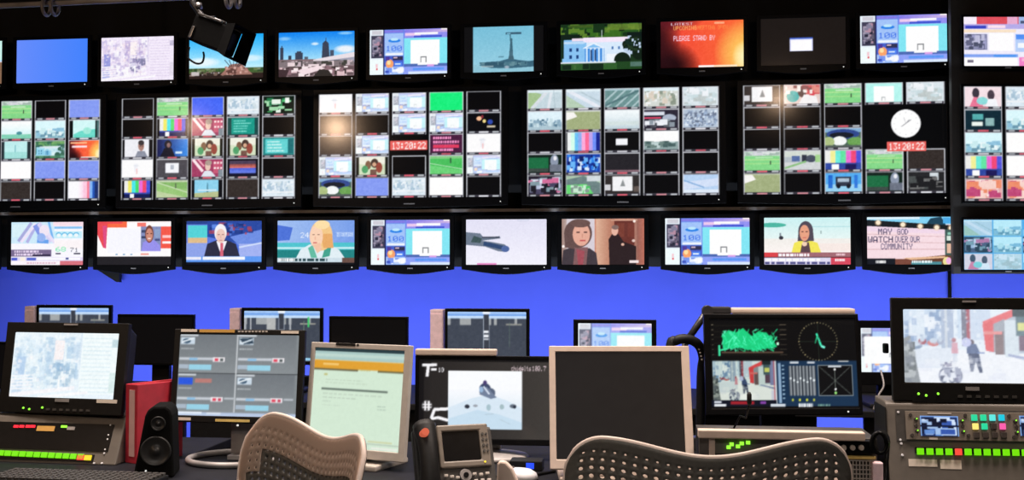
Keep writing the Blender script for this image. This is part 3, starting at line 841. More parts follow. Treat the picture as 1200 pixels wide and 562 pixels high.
def p_palecyan(p):
    H = p.hu; p.fill((30, 40, 44)); p.rect(10, 0, 78, H, (170, 226, 226)); p.rect(10, H*.6, 78, H*.4, (140, 206, 200)); p.rect(45, H*.2, 4, H*.4, (110, 170, 180))
def p_statuecell(p):
    H = p.hu; p.fill((10, 12, 16)); p.rect(9, 0, 78, H, (120, 190, 226)); p.poly([(9, H*.75), (87, H*.65), (87, H), (9, H)], (160, 170, 120)); p.poly([(48, H*.7), (50, H*.15), (53, H*.15), (55, H*.7)], (70, 120, 140)); p.rect(20, H*.55, 60, H*.08, (190, 220, 236))
def p_housecell(p):
    p_house(p); p.a[:] = p.a*.7+np.array((120, 210, 190))*.3
def p_manwhite(p):
    H = p.hu; p.fill((14, 14, 16)); p.rect(8, 0, 80, H, (226, 226, 236)); p.ell(62, H*.35, 10, H*.3, (150, 110, 100)); p.ell(62, H*.18, 10, H*.15, (50, 44, 46)); p.poly([(42, H), (50, H*.66), (74, H*.66), (84, H)], (120, 124, 140)); p.rect(58, H*.34, 3, H*.05, (60, 40, 40)); p.rect(65, H*.34, 3, H*.05, (60, 40, 40))
def p_whitepage(p):
    H = p.hu; p.fill((250, 248, 250)); p.rect(40, H*.2, 12, H*.5, (226, 226, 236)); p.rect(46, H*.5, 4, H*.3, (236, 170, 170)); p.rect(36, H*.3, 20, H*.03, (190, 200, 210))
def p_bluespeaker(p):
    H = p.hu; p.hgrad(0, 0, 100, H, (16, 20, 60), (44, 120, 220)); p.ell(36, H*.3, 12, H*.24, (20, 22, 34)); p.poly([(10, H), (24, H*.5), (48, H*.5), (60, H)], (14, 16, 30)); p.rect(60, H*.7, 22, H*.12, (200, 226, 250)); p.ell(38, H*.34, 6, H*.14, (120, 90, 90))
def p_box(p):
    H = p.hu; p.fill((62, 60, 66)); p.rect(28, H*.2, 44, H*.56, (236, 236, 246)); p.rect(44, H*.3, 12, H*.26, (160, 166, 180))
def p_pinkwoman(p):
    H = p.hu; p.fill((140, 50, 82)); p.line(4, 0, 36, H*.7, 9, (250, 214, 220)); p.line(20, 0, 40, H*.4, 5, (240, 150, 170)); p.rect(70, H*.1, 26, H*.7, (180, 74, 100))
    for k in range(6): p.rect(72+10*(k % 3), H*(.15+.3*(k//3)), 6, H*.12, (250, 220, 220))
    p.ell(52, H*.4, 9, H*.26, (214, 176, 160)); p.ell(54, H*.2, 11, H*.16, (150, 130, 120)); p.poly([(30, H), (42, H*.66), (62, H*.66), (78, H)], (206, 214, 226)); p.rect(86, H*.6, 14, H*.4, (110, 120, 130))
def p_people(p):
    H = p.hu; p.fill((20, 22, 18)); p.rect(9, 0, 82, H, (226, 226, 206)); p.rect(9, H*.4, 82, H*.6, (190, 206, 170)); p.ell(38, H*.45, 9, H*.25, (110, 80, 60)); p.ell(58, H*.35, 12, H*.26, (60, 46, 40)); p.ell(72, H*.6, 10, H*.3, (130, 60, 50)); p.ell(28, H*.7, 10, H*.22, (70, 140, 90)); p.ell(57, H*.42, 6, H*.12, (200, 150, 120)); p.rect(44, H*.7, 20, H*.3, (100, 70, 60))
def p_palecity(p):
    H = p.hu; p.fill((206, 222, 236)); p.blot(0, H*.1, 100, H*.8, [(170, 190, 210), (226, 236, 244), (190, 206, 214), (150, 176, 196)], 70, 9, 4, 12); p.rect(0, H*.7, 100, H*.08, (226, 232, 240))
def p_teal(p):
    H = p.hu; p.fill((20, 60, 60)); p.rect(12, H*.04, 76, H*.9, (20, 132, 116)); p.fake_lines(20, H*.15, 56, 5, H*.15, H*.07, (110, 206, 190), 3)
def p_tealpage(p):
    H = p.hu; p.fill((30, 110, 110)); p.rect(8, H*.08, 78, H*.8, (80, 190, 190)); p.fake_lines(14, H*.2, 56, 4, H*.17, H*.08, (190, 240, 236), 4); p.rect(80, H*.1, 16, H*.8, (16, 90, 96))
def p_sunset(p):
    H = p.hu; p.fill((12, 12, 20)); p.rect(8, H*.1, 84, H*.2, (60, 50, 70)); p.vgrad(8, H*.3, 84, H*.22, (120, 60, 60), (200, 100, 90)); p.vgrad(8, H*.52, 84, H*.3, (60, 80, 200), (90, 110, 220)); p.rect(8, H*.84, 84, H*.1, (14, 16, 40))
def p_greenblack(p):
    H = p.hu; p.fill((10, 24, 16)); p.blot(0, H*.1, 100, H*.85, [(60, 160, 90), (220, 236, 220), (30, 100, 60), (10, 20, 16), (140, 200, 150)], 30, 12, 6, 18, 1.6); p.rect(70, H*.1, 14, H*.3, (240, 250, 240))
def p_road(p):
    H = p.hu; p.fill((176, 196, 206)); p.poly([(0, 0), (40, H*.2), (20, H), (0, H)], (140, 170, 120)); p.line(10, H, 60, 0, 10, (196, 204, 214)); p.line(60, H, 70, 0, 8, (206, 214, 224)); p.rect(0, 0, 100, H*.12, (200, 220, 230)); p.line(80, H, 76, 0, 2, (150, 170, 180))
def p_road2(p):
    H = p.hu; p.fill((180, 200, 216)); p.line(0, 0, 100, H, 10, (214, 220, 234)); p.line(30, 0, 100, H*.7, 4, (160, 180, 190)); p.poly([(0, H*.3), (60, H), (0, H)], (160, 186, 160)); p.rect(0, 0, 100, H*.1, (210, 230, 240))
def p_roaddark(p):
    H = p.hu; p.fill((90, 124, 124))
    for k in range(6): p.line(-20+25*k, H, 40+25*k, 0, 5, (150, 176, 180))
    p.line(0, H*.9, 100, H*.1, 6, (70, 100, 104)); p.rect(0, 0, 100, H*.08, (150, 180, 190))
def p_skylinepale(p):
    H = p.hu; p.fill((206, 232, 246)); p.rect(0, H*.6, 100, H*.4, (150, 176, 190)); p.blot(0, H*.35, 100, H*.5, [(90, 120, 140), (120, 150, 170), (180, 206, 216), (70, 100, 120)], 36, 5, 4, 14, .7)
def p_greendark(p):
    H = p.hu; p.fill((16, 30, 24)); p.rect(0, H*.15, 60, H*.6, (24, 90, 54)); p.ell(78, H*.35, 12, H*.35, (120, 130, 150)); p.rect(64, H*.55, 36, H*.4, (90, 96, 110)); p.ell(80, H*.2, 5, H*.12, (226, 226, 236)); p.rect(0, H*.75, 60, H*.2, (50, 60, 56))
def p_pinkcity(p):
    H = p.hu; p.fill((30, 26, 36)); p.blot(0, 0, 100, H, [(200, 206, 226), (60, 56, 80), (160, 170, 200), (24, 22, 30), (190, 90, 130), (110, 130, 140)], 60, 14, 5, 18, 1.5)
def p_traffic(p):
    H = p.hu; p.fill((36, 32, 44)); p.rect(0, H*.1, 60, H*.2, (200, 206, 220)); p.rect(0, H*.4, 50, H*.08, (220, 60, 90)); p.ell(74, H*.45, 20, H*.2, (150, 160, 180)); p.blot(0, H*.5, 100, H*.45, [(120, 130, 140), (40, 40, 50), (226, 230, 240), (80, 84, 90)], 36, 3, 5, 16, 1.8)
def p_olive(p):
    H = p.hu; p.fill((140, 152, 108)); p.poly([(0, 0), (20, 0), (32, H*.3), (0, H*.5)], (240, 236, 230)); p.rect(0, 0, 100, H*.06, (170, 180, 150))
def p_bluecrowd(p):
    H = p.hu; p.fill((24, 56, 150)); p.blot(0, 0, 100, H, [(40, 110, 220), (20, 40, 120), (90, 160, 240), (16, 26, 80), (200, 220, 250)], 70, 8, 5, 16, .7)
def p_greengrey(p):
    H = p.hu; p.fill((150, 176, 150)); p.poly([(0, H*.2), (50, 0), (100, H*.4), (100, H), (0, H)], (90, 110, 110)); p.poly([(0, H*.5), (60, H*.45), (80, H), (0, H)], (84, 196, 96)); p.blot(10, H*.5, 60, H*.5, [(60, 170, 80), (180, 220, 190), (110, 130, 120)], 24, 2, 5, 14); p.rect(60, 0, 40, H*.3, (190, 200, 206))
def p_haze(p):
    H = p.hu; p.vgrad(0, 0, 100, H, (236, 246, 250), (170, 190, 200)); p.rect(0, H*.6, 100, H*.2, (190, 206, 206))
def p_blackbox(p):
    H = p.hu; p.fill((10, 9, 10)); p.rect(32, H*.36, 34, H*.34, (236, 238, 246))
def p_charcoal(p): p.fill((30, 28, 32)); p.rect(0, p.hu*.9, 100, p.hu*.1, (120, 90, 100))
def p_paper(p):
    H = p.hu; p.fill((40, 36, 36)); p.rect(22, H*.05, 58, H*.8, (232, 232, 236)); p.poly([(44, H*.6), (52, H*.2), (60, H*.6)], (120, 124, 126)); p.rect(0, H*.5, 16, H*.3, (190, 190, 196)); p.rect(84, H*.6, 16, H*.3, (80, 70, 66))
def p_trees(p):
    H = p.hu; p.fill((190, 196, 190)); p.blot(0, 0, 100, H, [(160, 166, 150), (226, 230, 230), (120, 130, 116), (200, 186, 170)], 70, 9, 4, 14); p.rect(0, 0, 100, H*.15, (206, 226, 236))
def p_whitetrees(p):
    H = p.hu; p.fill((250, 250, 250)); p.rect(0, H*.55, 100, H*.45, (120, 140, 140)); p.blot(0, H*.5, 100, H*.4, [(90, 110, 106), (170, 190, 190), (60, 80, 80)], 30, 4, 5, 16, 1.4)
def p_pale(p):
    H = p.hu; p.fill((200, 214, 222)); p.blot(0, 0, 100, H, [(180, 200, 206), (226, 232, 240), (170, 180, 180)], 50, 11, 5, 16, 1.6)
def p_crowd(p):
    H = p.hu; p.fill((160, 176, 196)); p.blot(0, 0, 100, H, [(110, 124, 150), (206, 220, 236), (140, 160, 190), (90, 100, 120)], 160, 12, 3, 8)
def p_paleblue(p):
    H = p.hu; p.fill((160, 190, 232)); p.poly([(0, H*.4), (100, H*.2), (100, H*.6), (0, H*.8)], (190, 206, 240)); p.rect(0, H*.8, 100, H*.2, (206, 220, 240)); p.line(0, H*.3, 60, H*.7, 4, (110, 150, 200))
def p_redpeople(p):
    H = p.hu; p.fill((214, 186, 180)); p.rect(50, 0, 50, H*.5, (190, 80, 80)); p.ell(24, H*.6, 18, H*.3, (40, 150, 150)); p.ell(50, H*.35, 12, H*.3, (70, 50, 50)); p.ell(78, H*.35, 10, H*.26, (200, 60, 70)); p.poly([(40, H), (56, H*.5), (90, H*.6), (96, H)], (234, 230, 232)); p.blot(0, 0, 100, H*.5, [(210, 120, 110), (240, 226, 220), (120, 70, 70)], 16, 3, 6, 14)
def p_carstreet(p):
    H = p.hu; p.fill((160, 170, 176)); p.rect(0, 0, 100, H*.3, (190, 200, 190)); p.rect(20, H*.25, 22, H*.3, (70, 90, 140)); p.rect(48, H*.2, 14, H*.35, (40, 44, 56)); p.ell(74, H*.4, 14, H*.2, (60, 66, 80)); p.rect(0, H*.6, 100, H*.4, (190, 194, 196)); p.line(0, H*.9, 60, H*.55, 6, (120, 170, 110)); p.rect(86, H*.2, 14, H*.4, (140, 190, 120))
def p_car(p):
    H = p.hu; p.fill((60, 84, 70)); p.rect(0, 0, 100, H*.2, (110, 150, 190)); p.ell(50, H*.3, 46, H*.26, (40, 60, 120)); p.ell(46, H*.36, 34, H*.16, (20, 24, 34)); p.ell(40, H*.66, 20, H*.24, (236, 240, 240)); p.ell(84, H*.7, 22, H*.24, (90, 140, 70)); p.ell(10, H*.7, 16, H*.26, (150, 170, 110)); p.rect(0, H*.88, 100, H*.12, (70, 80, 76))
def p_bluetruck(p):
    H = p.hu; p.fill((70, 150, 226)); p.rect(0, H*.6, 100, H*.4, (130, 190, 230)); p.rect(28, H*.2, 44, H*.5, (40, 46, 60)); p.rect(34, H*.28, 32, H*.2, (150, 170, 190)); p.ell(36, H*.7, 6, H*.12, (20, 22, 30)); p.ell(64, H*.7, 6, H*.12, (20, 22, 30)); p.rect(8, H*.1, 12, H*.7, (30, 90, 190)); p.rect(80, H*.1, 10, H*.7, (40, 100, 200))
def p_lights(p):
    H = p.hu; p.fill((8, 8, 12)); p.ell(36, H*.3, 8, H*.12, (240, 170, 130)); p.ell(52, H*.45, 5, H*.1, (230, 200, 120)); p.ell(70, H*.5, 8, H*.14, (40, 60, 150)); p.rect(60, H*.7, 26, H*.1, (190, 176, 150)); p.ell(46, H*.2, 4, H*.1, (120, 40, 50))
def p_redtext(p):
    H = p.hu; p.fill((60, 24, 50)); p.fake_lines(10, H*.1, 80, 4, H*.22, H*.14, (236, 130, 180), 3); p.rect(10, H*.56, 80, H*.16, (206, 50, 80))
def p_darkteal(p):
    H = p.hu; p.fill((14, 34, 44)); p.rect(20, H*.2, 30, H*.3, (70, 150, 150)); p.rect(56, H*.4, 24, H*.4, (120, 160, 160)); p.rect(18, H*.6, 30, H*.2, (226, 236, 226))
def p_pinkpeople(p):
    H = p.hu; p.fill((236, 206, 214)); p.ell(30, H*.3, 10, H*.26, (50, 44, 54)); p.ell(72, H*.4, 10, H*.26, (60, 50, 60)); p.poly([(12, H), (24, H*.5), (44, H*.55), (50, H)], (220, 100, 130)); p.ell(48, H*.7, 16, H*.2, (120, 200, 200)); p.poly([(58, H), (64, H*.6), (86, H*.6), (92, H)], (236, 236, 246))
def p_redblot(p):
    H = p.hu; p.fill((210, 150, 150)); p.blot(0, 0, 100, H, [(200, 70, 60), (240, 190, 180), (226, 120, 90), (170, 60, 100), (250, 230, 226)], 40, 6, 8, 24, 1.4)
def p_darkdesk(p):
    H = p.hu; p.fill((30, 30, 32)); p.rect(60, H*.04, 24, H*.4, (190, 200, 206)); p.blot(0, H*.2, 100, H*.7, [(60, 64, 64), (24, 24, 26), (90, 90, 90)], 30, 5, 6, 18, 1.5)

def timecode(p, x, y, w, h):
    p.rect(x, y, w, h, (224, 84, 80))
    p.text('13:20:22', x+w*.05, y+h*.14, h*.74, (255, 244, 240), w=w*.93)

def multiview(grid, clock=False, clockdigits=False, ncol=5):
    def draw(p):
        H = p.hu
        p.fill((5, 5, 6))
        cw, ch = 100.0/ncol, H/5.0
        for c in range(ncol):
            for r in range(5):
                fn = grid[c][r] if c < len(grid) and r < len(grid[c]) else None
                if fn is None:
                    continue
                x, y, w, h = c*cw+.55, r*ch+.1, cw-1.7, ch*1.0
                edge = (188, 190, 198)
                p.rect(x, y, w, h, edge)
                bl = fn in (p_black, p_brown, p_blackbox, p_charcoal)
                dark = (14, 13, 16)
                p.rect(x+.45, y+.4, w-.9, h*.98, dark)
                fn(p.sub(x+.45, y+.42, w-.9, h*.85))
                # label strip: pale ticks, a red lamp in the middle of some
                p.rect(x+.3, y+h*.88, w-.6, h*.11, (44, 42, 50))
                rr = random.Random(c*7+r*3+len(grid))
                p.rect(x+w*.08, y+h*.9, w*.16, h*.07, (150, 154, 160)); p.rect(x+w*.36, y+h*.9, w*.28, h*.07, rr.choice([(206, 80, 96), (214, 214, 222), (190, 120, 130)])); p.rect(x+w*.76, y+h*.9, w*.18, h*.07, (170, 174, 180))
        if clockdigits:
            timecode(p, 2*cw-.5, 2*ch+ch*.30, cw*1.0, ch*.44)
        if clock:
            cx, cy = 3.93*cw+1.6, 1.87*ch
            p.ell(cx, cy, 7.1, 7.0, (250, 250, 253)); p.ell(cx, cy, 6.4, 6.2, W_)
            for k in range(12):
                a = k*PI/6
                p.ell(cx+5.7*math.sin(a), cy-5.5*math.cos(a), .35, .35, (200, 200, 205))
            p.line(cx-2.2, cy+1.5, cx+2.6, cy-1.9, .4, (120, 120, 126)); p.line(cx, cy, cx+1.7, cy-2, .4, (130, 130, 136)); p.line(cx, cy, cx-1, cy-3.2, .3, (150, 150, 155))
            timecode(p, cx-9.3, 2.68*ch, 18.8, ch*.42)
    return draw

# desk displays -------------------------------------------------------------------
def p_router(p):
    """grey four-pane control page"""
    H = p.hu
    p.fill((136, 142, 146))
    for r in range(2):
        for c in range(2):
            x, y = c*49.2, r*H*.485
            p.rect(x, y, 48.6, H*.475, (128, 134, 138)); p.vgrad(x, y, 48.6, H*.475, (118, 124, 130), (142, 148, 152))
            p.rect(x+.5, y+.2, 15, H*.022, (220, 226, 232))
            if r == 1 and c == 0:
                p.rect(x+1, y+H*.05, 12, H*.085, (44, 92, 226)); p.rect(x+15, y+H*.06, 14, H*.05, (190, 130, 124))
            else:
                p.rect(x+1, y+H*.04, 12, H*.085, (206, 220, 232)); p.ell(x+6, y+H*.085, 3.4, H*.03, (70, 96, 120)); p.line(x+2, y+H*.1, x+12, y+H*.05, 1.2, (240, 246, 250))
                if c == 1 and r == 0: p.poly([(x+1, y+H*.05), (x+12, y+H*.04), (x+13, y+H*.11), (x+5, y+H*.12)], (54, 74, 92)); p.line(x+3, y+H*.11, x+12, y+H*.06, 1.2, (226, 236, 244))
            p.fake_lines(x+1.5, y+H*.17, 16, 1, 1, H*.018, (190, 196, 200), 3)
            p.rect(x+.8, y+H*.29, 28, H*.03, (206, 212, 220)); p.rect(x+9, y+H*.295, 7, H*.03, (150, 196, 230)); p.rect(x+29, y+H*.285, 10, H*.055, (240, 236, 240)); p.rect(x+30.5, y+H*.297, 3, H*.03, (226, 60, 84)); p.rect(x+35.2, y+H*.297, 2.6, H*.03, (200, 66, 90) if r else (80, 90, 90))
            if r == 1: p.rect(x+40, y+H*.29, 8, H*.02, (200, 206, 214))
            p.rect(x+.8, y+H*.375, 8, H*.05, (176, 190, 204)); p.rect(x+9, y+H*.375, 19, H*.065, (158, 214, 234))
    p.rect(0, H*.475, 100, H*.012, (70, 74, 78)); p.rect(48.4, 0, .9, H*.95, (214, 218, 222))
    p.rect(0, H*.955, 100, H*.045, (190, 206, 232)); p.rect(2, H*.95, 20, H*.025, (232, 240, 250)); p.rect(26, H*.955, 12, H*.02, (230, 238, 250))

def p_document(p):
    """pale green web document with an orange banner"""
    H = p.hu
    p.fill((216, 236, 216))
    p.rect(0, 0, 100, H*.035, (44, 64, 70)); p.rect(0, H*.035, 100, H*.085, (176, 206, 202)); p.rect(0, H*.06, 100, H*.03, (196, 220, 212))
    p.rect(0, H*.125, 100, H*.085, (228, 166, 54)); p.rect(10, H*.155, 18, H*.02, (246, 206, 120))
    p.rect(0, H*.212, 50, H*.018, (104, 100, 76)); p.fake_lines(50, H*.205, 20, 1, 1, H*.015, (200, 190, 120), 3); p.rect(72, H*.21, 28, H*.02, (110, 104, 70))
    p.rect(12, H*.265, 4, H*.016, (196, 190, 120)); p.rect(10, H*.41, 74, H*.017, (90, 104, 96))
    for k, (x, w) in enumerate(((12, 70), (12, 60), (12, 10), (12, 30))):
        p.fake_lines(x, H*(.46+.04*k), w, 1, 1, H*.008, (190, 206, 190), k)
    p.fake_lines(74, H*.56, 12, 2, H*.03, H*.01, (170, 190, 176), 7); p.fake_lines(14, H*.32, 60, 2, H*.03, H*.008, (198, 216, 196), 8)
    p.rect(0, H*.93, 100, H*.012, (190, 206, 190)); p.rect(66, H*.91, 26, H*.01, (206, 200, 140)); p.rect(70, H*.965, 28, H*.02, (236, 240, 230))

def p_telestrator(p):
    """dark grey page with hand-drawn white marks around a bright snow picture"""
    H = p.hu
    p.hgrad(0, 0, 100, H, (34, 31, 31), (62, 58, 55)); p.rect(0, 0, 100, H*.03, (20, 19, 20)); p.rect(0, 0, 4, H, (20, 18, 20))
    s = p.sub(22.3, H*.145, 55.2, H*.73, 75)
    s.fill((250, 252, 255)); s.vgrad(0, 24, 100, 51, (248, 250, 255), (206, 226, 240)); s.poly([(0, 48), (30, 36), (55, 30), (80, 38), (100, 48), (100, 75), (0, 75)], (214, 230, 244))
    s.poly([(0, 75), (0, 62), (40, 50), (70, 56), (100, 66), (100, 75)], (196, 220, 238))
    s.ell(50, 24, 8, 8.5, (60, 72, 104)); s.ell(57, 28, 7, 6, (84, 96, 120)); s.ell(50, 15, 2.6, 3, (70, 60, 110)); s.poly([(42, 30), (52, 20), (66, 34), (58, 36)], (110, 124, 150)); s.line(48, 20, 56, 30, 2, (220, 230, 246)); s.ell(45, 24, 3, 4, (150, 180, 214))
    for x, y, rx, ry, c in ((26, 46, 3.4, 2.6, (44, 48, 60)), (37, 45, 3.2, 1.6, (150, 156, 166)), (55, 47, 3, 4, (164, 190, 200)), (73, 46, 3, 3.4, (160, 184, 190)), (88, 45, 4.6, 2.6, (96, 106, 120)), (90, 46, 2, 2, (40, 46, 60))):
        s.ell(x, y, rx, ry, c)
    s.line(50, 56, 62, 55, 1, (176, 196, 210)); s.line(70, 62, 84, 68, 1, (180, 200, 214))
    w = (250, 248, 252)
    p.line(2.5, H*.075, 13.5, H*.07, 2.0, w); p.line(7.2, H*.075, 6.2, H*.22, 2.2, w); p.rect(9.2, H*.115, 4.2, H*.03, w); p.text('10', 14.6, H*.105, H*.055, w, w=4.6)
    p.text('#', 3, H*.53, H*.12, w, w=8); p.ell(6.2, H*.59, 4, H*.07, w, .25)
    p.line(11.5, H*.635, 22.3, H*.625, 2.2, w); p.line(11.9, H*.635, 9.6, H*.75, 2.2, w); p.line(9.4, H*.755, 15, H*.735, 2, w); p.line(14.5, H*.735, 22.3, H*.77, 2.2, w); p.line(9.6, H*.85, 13, H*.92, 2.4, w)
    p.text('chidelts', 69.5, H*.075, H*.065, (252, 226, 234), w=15); p.text('100.7', 85, H*.075, H*.065, (252, 226, 234), w=10.5)

def p_dualwindow(p):
    """dark page split in two windows under pale blue title bars"""
    H = p.hu
    p.fill((58, 64, 76)); p.rect(0, 0, 100, H*.05, (150, 186, 240)); p.rect(0, H*.05, 100, H*.04, (104, 150, 226)); p.rect(0, H*.09, 100, H*.05, (186, 214, 250))
    p.rect(46, H*.06, 6.5, H*.94, (52, 56, 66)); p.rect(45.6, H*.14, .8, H*.86, (150, 160, 176)); p.rect(52.6, H*.14, .8, H*.86, (150, 160, 176)); p.rect(45, 0, 9, H*.05, (236, 242, 252))
    for x, w, y, h in ((0, 4, .14, .13), (16, 14, .14, .13), (59, 3.5, .14, .13), (53, 2.5, .14, .13), (85, 3, .14, .1)):
        p.rect(x, H*y, w, H*h, (150, 154, 156))
    p.rect(74, H*.24, 20, H*.03, (140, 140, 134)); p.rect(46.4, H*.38, 6, H*.05, (232, 236, 244)); p.rect(46.4, H*.455, 6, H*.05, (232, 236, 244)); p.rect(46.4, H*.53, 6, H*.03, (206, 212, 222)); p.rect(47, H*.42, 5, H*.012, (90, 96, 106))
    p.rect(54, H*.93, 45, H*.05, (140, 196, 230)); p.rect(0, H*.95, 45, H*.02, (90, 100, 110)); p.rect(78.5, H*.2, .6, H*.5, (96, 120, 104))

def p_dualgreen(p):
    p_dualwindow(p); p.rect(84, p.hu*.12, 2, p.hu*.2, (60, 190, 100)); p.rect(30, p.hu*.14, 12, p.hu*.24, (170, 172, 172)); p.rect(0, p.hu*.14, 3, p.hu*.3, (160, 164, 170)); p.rect(8, p.hu*.14, 2, p.hu*.3, (160, 164, 170)); p.rect(60, p.hu*.14, 2, p.hu*.3, (160, 164, 170))

def p_scope(p):
    """video analyser page: green waveform, vectorscope, street picture, level meters"""
    H = p.hu
    p.fill((7, 7, 9))
    for k in range(7): p.rect(1.5, H*(.07+.055*k), 1.2, H*.006, (130, 120, 96)); p.rect(48, H*(.07+.055*k), 4.5, H*.006, (90, 80, 66))
    for k in range(6): p.rect(3, H*(.08+.065*k), 46, H*.003, (36, 34, 26))
    s = p
    s.poly([(9, H*.34), (9, H*.20), (13, H*.13), (18, H*.16), (23, H*.11), (29, H*.2), (33, H*.15), (39, H*.16), (43, H*.24), (46, H*.32), (30, H*.36), (20, H*.33)], (22, 196, 116))
    rr = random.Random(4)
    for _ in range(130):
        a = rr.uniform(8, 44); b = H*rr.uniform(.14, .36)
        s.line(a, b, a+rr.uniform(.5, 4), min(H*.37, max(H*.12, b+rr.uniform(-H*.1, H*.1))), .5, rr.choice([(40, 230, 150), (20, 190, 110), (90, 255, 190), (30, 206, 124)]))
    for q in ((6.5, .30, 6.5, .42, 1.2), (6, .36, 12, .34, 1)): s.line(q[0], H*q[1], q[2], H*q[3], q[4], (60, 230, 160))
    s.rect(45.6, H*.27, 1.6, H*.03, (200, 255, 220)); s.rect(8, H*.37, 42, H*.02, (90, 70, 56))
    cx, cy = 74, H*.26
    for k in range(40):
        a = 2*PI*k/40; s.ell(cx+13*math.cos(a), cy+H*.21*math.sin(a), .45, .45, (120, 112, 84) if k % 5 else (190, 170, 120))
    s.line(cx-1, H*.17, cx+2, H*.31, 1.2, (60, 255, 190)); s.line(cx+2, H*.31, cx+4.5, H*.33, 1.4, (120, 255, 220)); s.line(cx-.5, H*.2, cx-2, H*.28, .8, (30, 180, 120)); s.rect(cx-13, cy, 26, .25, (46, 60, 46)); s.rect(cx, cy-H*.2, .25, H*.4, (46, 60, 46))
    p_street(p.sub(1.5, H*.475, 42, H*.43), True)
    p.rect(43.5, H*.475, 3, H*.5, (190, 196, 200)); p.rect(44.5, H*.475, 55, H*.5, (20, 44, 70)); p.rect(46, H*.5, 1.6, H*.44, (130, 160, 190))
    for k in range(9): p.rect(48.4, H*(.52+.045*k), 1.6, H*.014, (160, 190, 214))
    p.rect(53, H*.53, 18.5, H*.33, (40, 46, 54))
    for k in range(8): p.rect(53.6+2.25*k, H*.53, 1.3, H*.33, (128, 134, 140)); p.rect(53.6+2.25*k, H*(.66+.02*(k % 3)), 1.3, H*.02, (226, 236, 240))
    for k in range(4): p.rect(54.5+4.8*k, H*.895, 1.2, H*.022, (226, 226, 60))
    p.rect(54, H*.485, 6, H*.02, (200, 206, 214)); p.rect(66, H*.485, 5, H*.02, (190, 196, 206)); p.rect(87, H*.475, 7, H*.014, (190, 196, 200))
    p.rect(72.8, H*.52, 23.6, H*.345, (120, 130, 136)); p.rect(73.3, H*.53, 22.6, H*.325, (8, 9, 12)); p.line(74, H*.54, 95, H*.85, .4, (90, 96, 90)); p.line(74, H*.85, 95, H*.54, .4, (90, 96, 90)); p.rect(84.2, H*.54, .5, H*.3, (90, 96, 90)); p.rect(80, H*.53, 9, H*.016, (200, 206, 214)); p.ell(84.4, H*.57, .7, .7, W_); p.ell(84.4, H*.83, .9, .9, (150, 230, 120)); p.ell(84.4, H*.79, .7, .7, W_)
    p.rect(0, H*.905, 44, H*.07, (12, 16, 30)); p.rect(2, H*.915, 5, H*.025, (190, 196, 206)); p.rect(2, H*.95, 8, H*.025, (226, 230, 236)); p.rect(13, H*.92, 16, H*.035, (150, 30, 40)); p.rect(33, H*.92, 4, H*.03, (120, 60, 150)); p.rect(40, H*.95, 10, H*.03, (206, 214, 224)); p.fake_lines(59, H*.945, 14, 1, 1, H*.04, (240, 244, 248), 3); p.fake_lines(72, H*.955, 12, 1, 1, H*.02, (110, 150, 140), 3)

